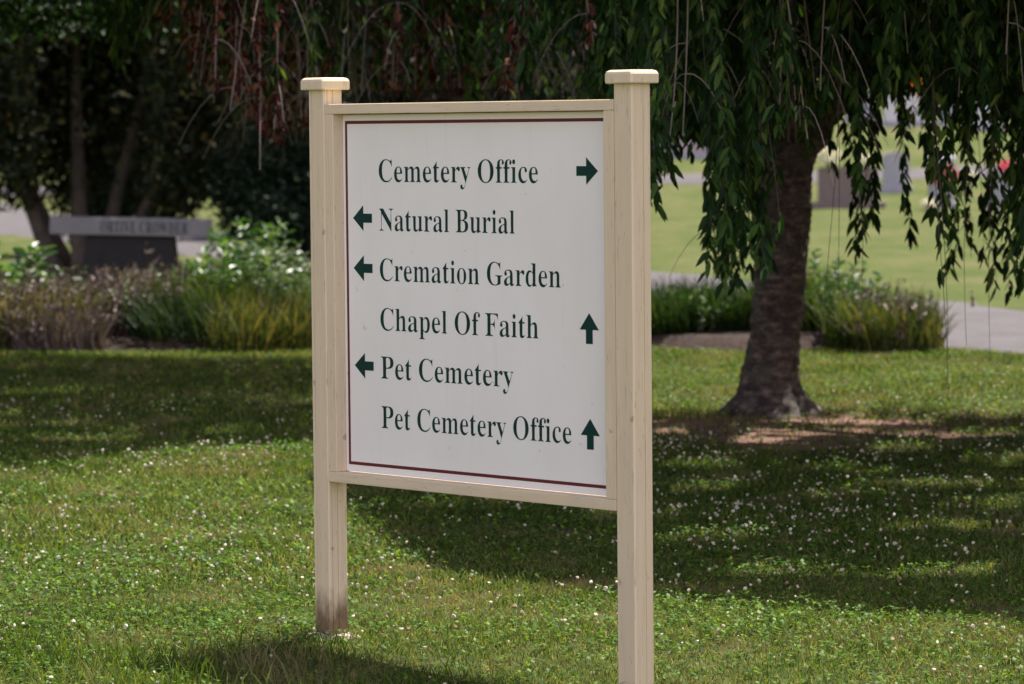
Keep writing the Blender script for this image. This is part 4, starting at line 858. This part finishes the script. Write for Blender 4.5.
headstone(704, 97, 1.5, 1.1, .25, 'stone_pink', 'pinkish granite headstone left of the cherry trunk beyond the far lane', 'flat')
headstone(660, 99, 1.2, .9, .25, 'stone_pink', 'low pinkish headstone next to the near post', 'flat')
headstone(748, 98, 1.0, .85, .25, 'stone_grey', 'grey headstone just left of the cherry trunk', 'arch')
headstone(905, 108, 1.2, .95, .2, 'stone_pale', 'pale headstone highest on the slope above the narrow grey one', 'flat')
headstone(862, 110, .9, .95, .2, 'stone_grey', 'grey headstone high on the slope above the brown one', 'arch')
headstone(955, 108, .9, .9, .2, 'stone_grey', 'grey headstone high on the slope above the pedestal', 'arch')
headstone(985, 106, 1.0, .9, .2, 'stone_pale', 'pale headstone high on the slope near the right edge', 'flat')
headstone(280, 66, .8, 1.95, .3, 'stone_grey', 'tall grey headstone half hidden above the yew bush', 'arch')
bouquet(829, 78, .93, 'white', 'white and pink flowers on the left end of the brown headstone', .2)
bouquet(866, 78, .93, 'white', 'white flowers on the right end of the brown headstone', .13)
bouquet(944, 75, .45, 'rose', 'rose red flowers standing before the grey pedestal headstone', .24)
bouquet(966, 75, .50, 'white', 'white flowers right of the grey pedestal headstone', .17)
bouquet(1006, 75, .75, 'pink', 'pink flowers near the right edge of the picture', .15)
bouquet(891, 107, gzf(10, 107)+.95, 'pink', 'pink flowers on the slope above the narrow grey headstone', .24)
bouquet(917, 107, gzf(10, 107)+1.0, 'orange', 'orange flowers high on the far slope', .26)
bouquet(928, 76, .02, 'white', 'white flowers on the grass left of the pedestal headstone', .12)

# ---------------------------------------------------------------- the lawn: blades, clover leaves, clover heads
M['lawn_blade'] = leaf_mat("lawn_blades", [(0, (.016,.032,.008)), (.4, (.060,.106,.013)), (.72, (.13,.185,.026)), (.88, (.25,.23,.075)), (1, (.36,.30,.17))], .38, .55, 1.3, .18, patch=(1.5, .51, .66, (.22,.18,.095)))
M['clover'] = leaf_mat("clover_leaves", [(0, (.015,.045,.008)), (.5, (.055,.13,.016)), (1, (.15,.235,.03))], .4, .5, 1.3, .15)
M['clover_head'] = leaf_mat("clover_heads", [(0, (.22,.13,.09)), (.4, (.40,.34,.25)), (1, (.60,.58,.48))], .2, .8, 1.0, .2)
def fbm(x, y, s, k):
    return (np.sin(x*s+1.3*k+1.7*np.sin(y*s*.7+k)) * np.sin(y*s*1.1+.7*k+1.3*np.sin(x*s*.9)) + .5*np.sin(x*s*2.3+y*s*1.9+k)*np.sin(y*s*2.9-x*s*1.3))/1.5
def scatter(n, y0, y1, pad=1.3, side=.165):
    """uniform per square metre over the strip of lawn between two depths"""
    y = y0 + (y1-y0)*RNG.random(int(n*1.0)); wmax = side*y1 + pad
    x = (RNG.random(len(y))*2-1)*wmax; k = np.abs(x) < side*y + pad; x, y = x[k], y[k]
    k = (lane_dist(x, y) > 2.0) & (bed_in(x, y) < .0)
    di = dirt_in(x, y); k &= ~((di > .25) & (RNG.random(len(x)) < np.clip(di*1.8, 0, .82)))
    sh = np.hypot(x-SL[0], y-SL[1]); k &= sh > .062
    return x[k], y[k]
def blades(n, y0, y1, hgt, wdt, V, F, Rn, n0):
    x, y = scatter(n, y0, y1); k = RNG.random(len(x)) < np.clip(1.1 - 1.5*np.clip(fbm(x, y, 2.1, 3)-.42, 0, 1) - .7*np.clip(fbm(x, y, 5.3, 8)-.5, 0, 1), .1, 1); x, y = x[k], y[k]; n = len(x); z = gz(x, y)
    a = RNG.random(n)*6.283; h = hgt*(.45+.8*RNG.random(n))*(1+.35*fbm(x, y, 1.1, 2)); ln = h*(.2+.9*RNG.random(n))
    b_ = RNG.random(n)*6.283; wv = np.stack([np.cos(b_), np.sin(b_), np.zeros(n)], -1)*(wdt*(.6+.7*RNG.random(n)))[:, None]
    P = np.stack([x, y, z-.004], -1); lean = np.stack([np.cos(a)*ln, np.sin(a)*ln, np.zeros(n)], -1); up = np.zeros((n, 3)); up[:, 2] = h
    V.append(np.stack([P-wv, P+wv, P+lean*.4+up*.62+wv*.8, P+lean+up, P+lean*.4+up*.62-wv*.8], 1).reshape(-1, 3))
    i = np.arange(n)[:, None]*5 + n0
    F.append(np.concatenate([i+np.array([[0, 1, 2]]), i+np.array([[0, 2, 4]]), i+np.array([[4, 2, 3]])], 0))
    Rn.append(np.repeat(np.clip(RNG.random(n)*.9 + .14*fbm(x, y, 1.6, 5), 0, 1), 5)); return n0 + n*5
V = []; F = []; Rn = []; n0 = 0
n0 = blades(340000, 8.0, 14.5, .036, .0018, V, F, Rn, n0)
n0 = blades(250000, 14.5, 22, .038, .0028, V, F, Rn, n0)
n0 = blades(240000, 22, 34, .042, .0038, V, F, Rn, n0)
# a few longer tufts the mower missed, in the near left corner
for (tx, ty, k) in ((-1.62, 12.55, 34), (-1.45, 12.3, 26), (-.98, 12.35, 22), (-1.85, 12.9, 22), (-.2, 12.1, 16), (-1.3, 11.9, 40), *[(-1.9+1.3*RNG.random(), 11.9+.9*RNG.random(), 14) for _ in range(44)], (.9, 12.0, 14), (-1.1, 15.8, 20), (-1.55, 15.3, 24), (-.85, 15.4, 16)):
    x = tx + RNG.normal(size=k)*.09; y = ty + RNG.normal(size=k)*.14; z = gz(x, y); a = RNG.random(k)*6.28; h = .06+.07*RNG.random(k); ln = h*.5
    P = np.stack([x, y, z], -1); b_ = RNG.random(k)*6.28; wv = np.stack([np.cos(b_), np.sin(b_), 0*b_], -1)*.003
    lean = np.stack([np.cos(a)*ln, np.sin(a)*ln, 0*a], -1); up = np.zeros((k, 3)); up[:, 2] = h
    V.append(np.stack([P-wv, P+wv, P+lean*.4+up*.62+wv*.8, P+lean+up, P+lean*.4+up*.62-wv*.8], 1).reshape(-1, 3))
    i = np.arange(k)[:, None]*5 + n0
    F.append(np.concatenate([i+np.array([[0, 1, 2]]), i+np.array([[0, 2, 4]]), i+np.array([[4, 2, 3]])], 0)); Rn.append(np.repeat(.25+.4*RNG.random(k), 5)); n0 += k*5
tag(link('grass', np_mesh('grass', np.concatenate(V), np.concatenate(F), np.concatenate(Rn)), M['lawn_blade']), 'short mown lawn grass around the sign', 'grass', kind='stuff')
# clover leaves, three leaflets each
Vs = []; Fs = []; Rs = []; n0 = 0
for n, y0, y1, s in ((52000, 8, 15, .0085), (42000, 15, 22, .011), (46000, 22, 32, .0095)):
    x, y = scatter(n, y0, y1); k = RNG.random(len(x)) < np.clip(.5+.75*fbm(x, y, 1.3, 9), .06, 1); x, y = x[k], y[k]; n = len(x)
    z = gz(x, y) + .015 + .03*RNG.random(n); a0 = RNG.random(n)*6.283; tilt = RNG.normal(size=(n, 2))*.35
    for j in range(3):
        a = a0 + j*2.094; dz = tilt[:, 0]*np.cos(a) + tilt[:, 1]*np.sin(a)
        D = np.stack([np.cos(a), np.sin(a), dz], -1); S = np.stack([-np.sin(a), np.cos(a), 0*a], -1); P = np.stack([x, y, z], -1); ss = s*(.7+.6*RNG.random(n))[:, None]
        Vs.append(np.stack([P, P+D*ss*1.1+S*ss*.8, P+D*ss*1.9, P+D*ss*1.1-S*ss*.8], 1).reshape(-1, 3))
        Fs.append(np.arange(n*4).reshape(-1, 4) + n0); n0 += n*4; Rs.append(np.repeat(RNG.random(n), 4))
tag(link('clover_leaves', np_mesh('clover_leaves', np.concatenate(Vs), np.concatenate(Fs), np.concatenate(Rs)), M['clover']), 'patches of clover leaves growing through the lawn', 'clover', kind='stuff')
# clover heads: small rough balls on the turf
ph = (1+5**.5)/2
ico = unit(np.array([(-1,ph,0),(1,ph,0),(-1,-ph,0),(1,-ph,0),(0,-1,ph),(0,1,ph),(0,-1,-ph),(0,1,-ph),(ph,0,-1),(ph,0,1),(-ph,0,-1),(-ph,0,1)], float))
icf = np.array([(0,11,5),(0,5,1),(0,1,7),(0,7,10),(0,10,11),(1,5,9),(5,11,4),(11,10,2),(10,7,6),(7,1,8),(3,9,4),(3,4,2),(3,2,6),(3,6,8),(3,8,9),(4,9,5),(2,4,11),(6,2,10),(8,6,7),(9,8,1)])
x, y = scatter(34000, 8.5, 28)
den = np.clip(.24 + .55*fbm(x, y, .9, 4) + .35*fbm(x, y, 2.6, 1), .03, 1)*np.clip((y-9)/7, .35, 1)*np.clip((27-y)/5, .12, 1); k = RNG.random(len(x)) < den; x, y = x[k], y[k]; n = len(x)
rad = .0036 + .0052*RNG.random(n)**1.4; zc = gz(x, y) + .035 + .035*RNG.random(n)
V = (ico[None]*(1+.28*RNG.normal(size=(n, 12, 1)))*rad[:, None, None] + np.stack([x, y, zc], -1)[:, None]).reshape(-1, 3)
F = (icf[None] + (np.arange(n)*12)[:, None, None]).reshape(-1, 3)
tag(link('clover_flowers', np_mesh('clover_flowers', V, F, np.repeat(RNG.random(n)**.7, 12)), M['clover_head']), 'small white clover heads scattered through the lawn', 'clover flowers', kind='stuff')
print('clover heads', n)
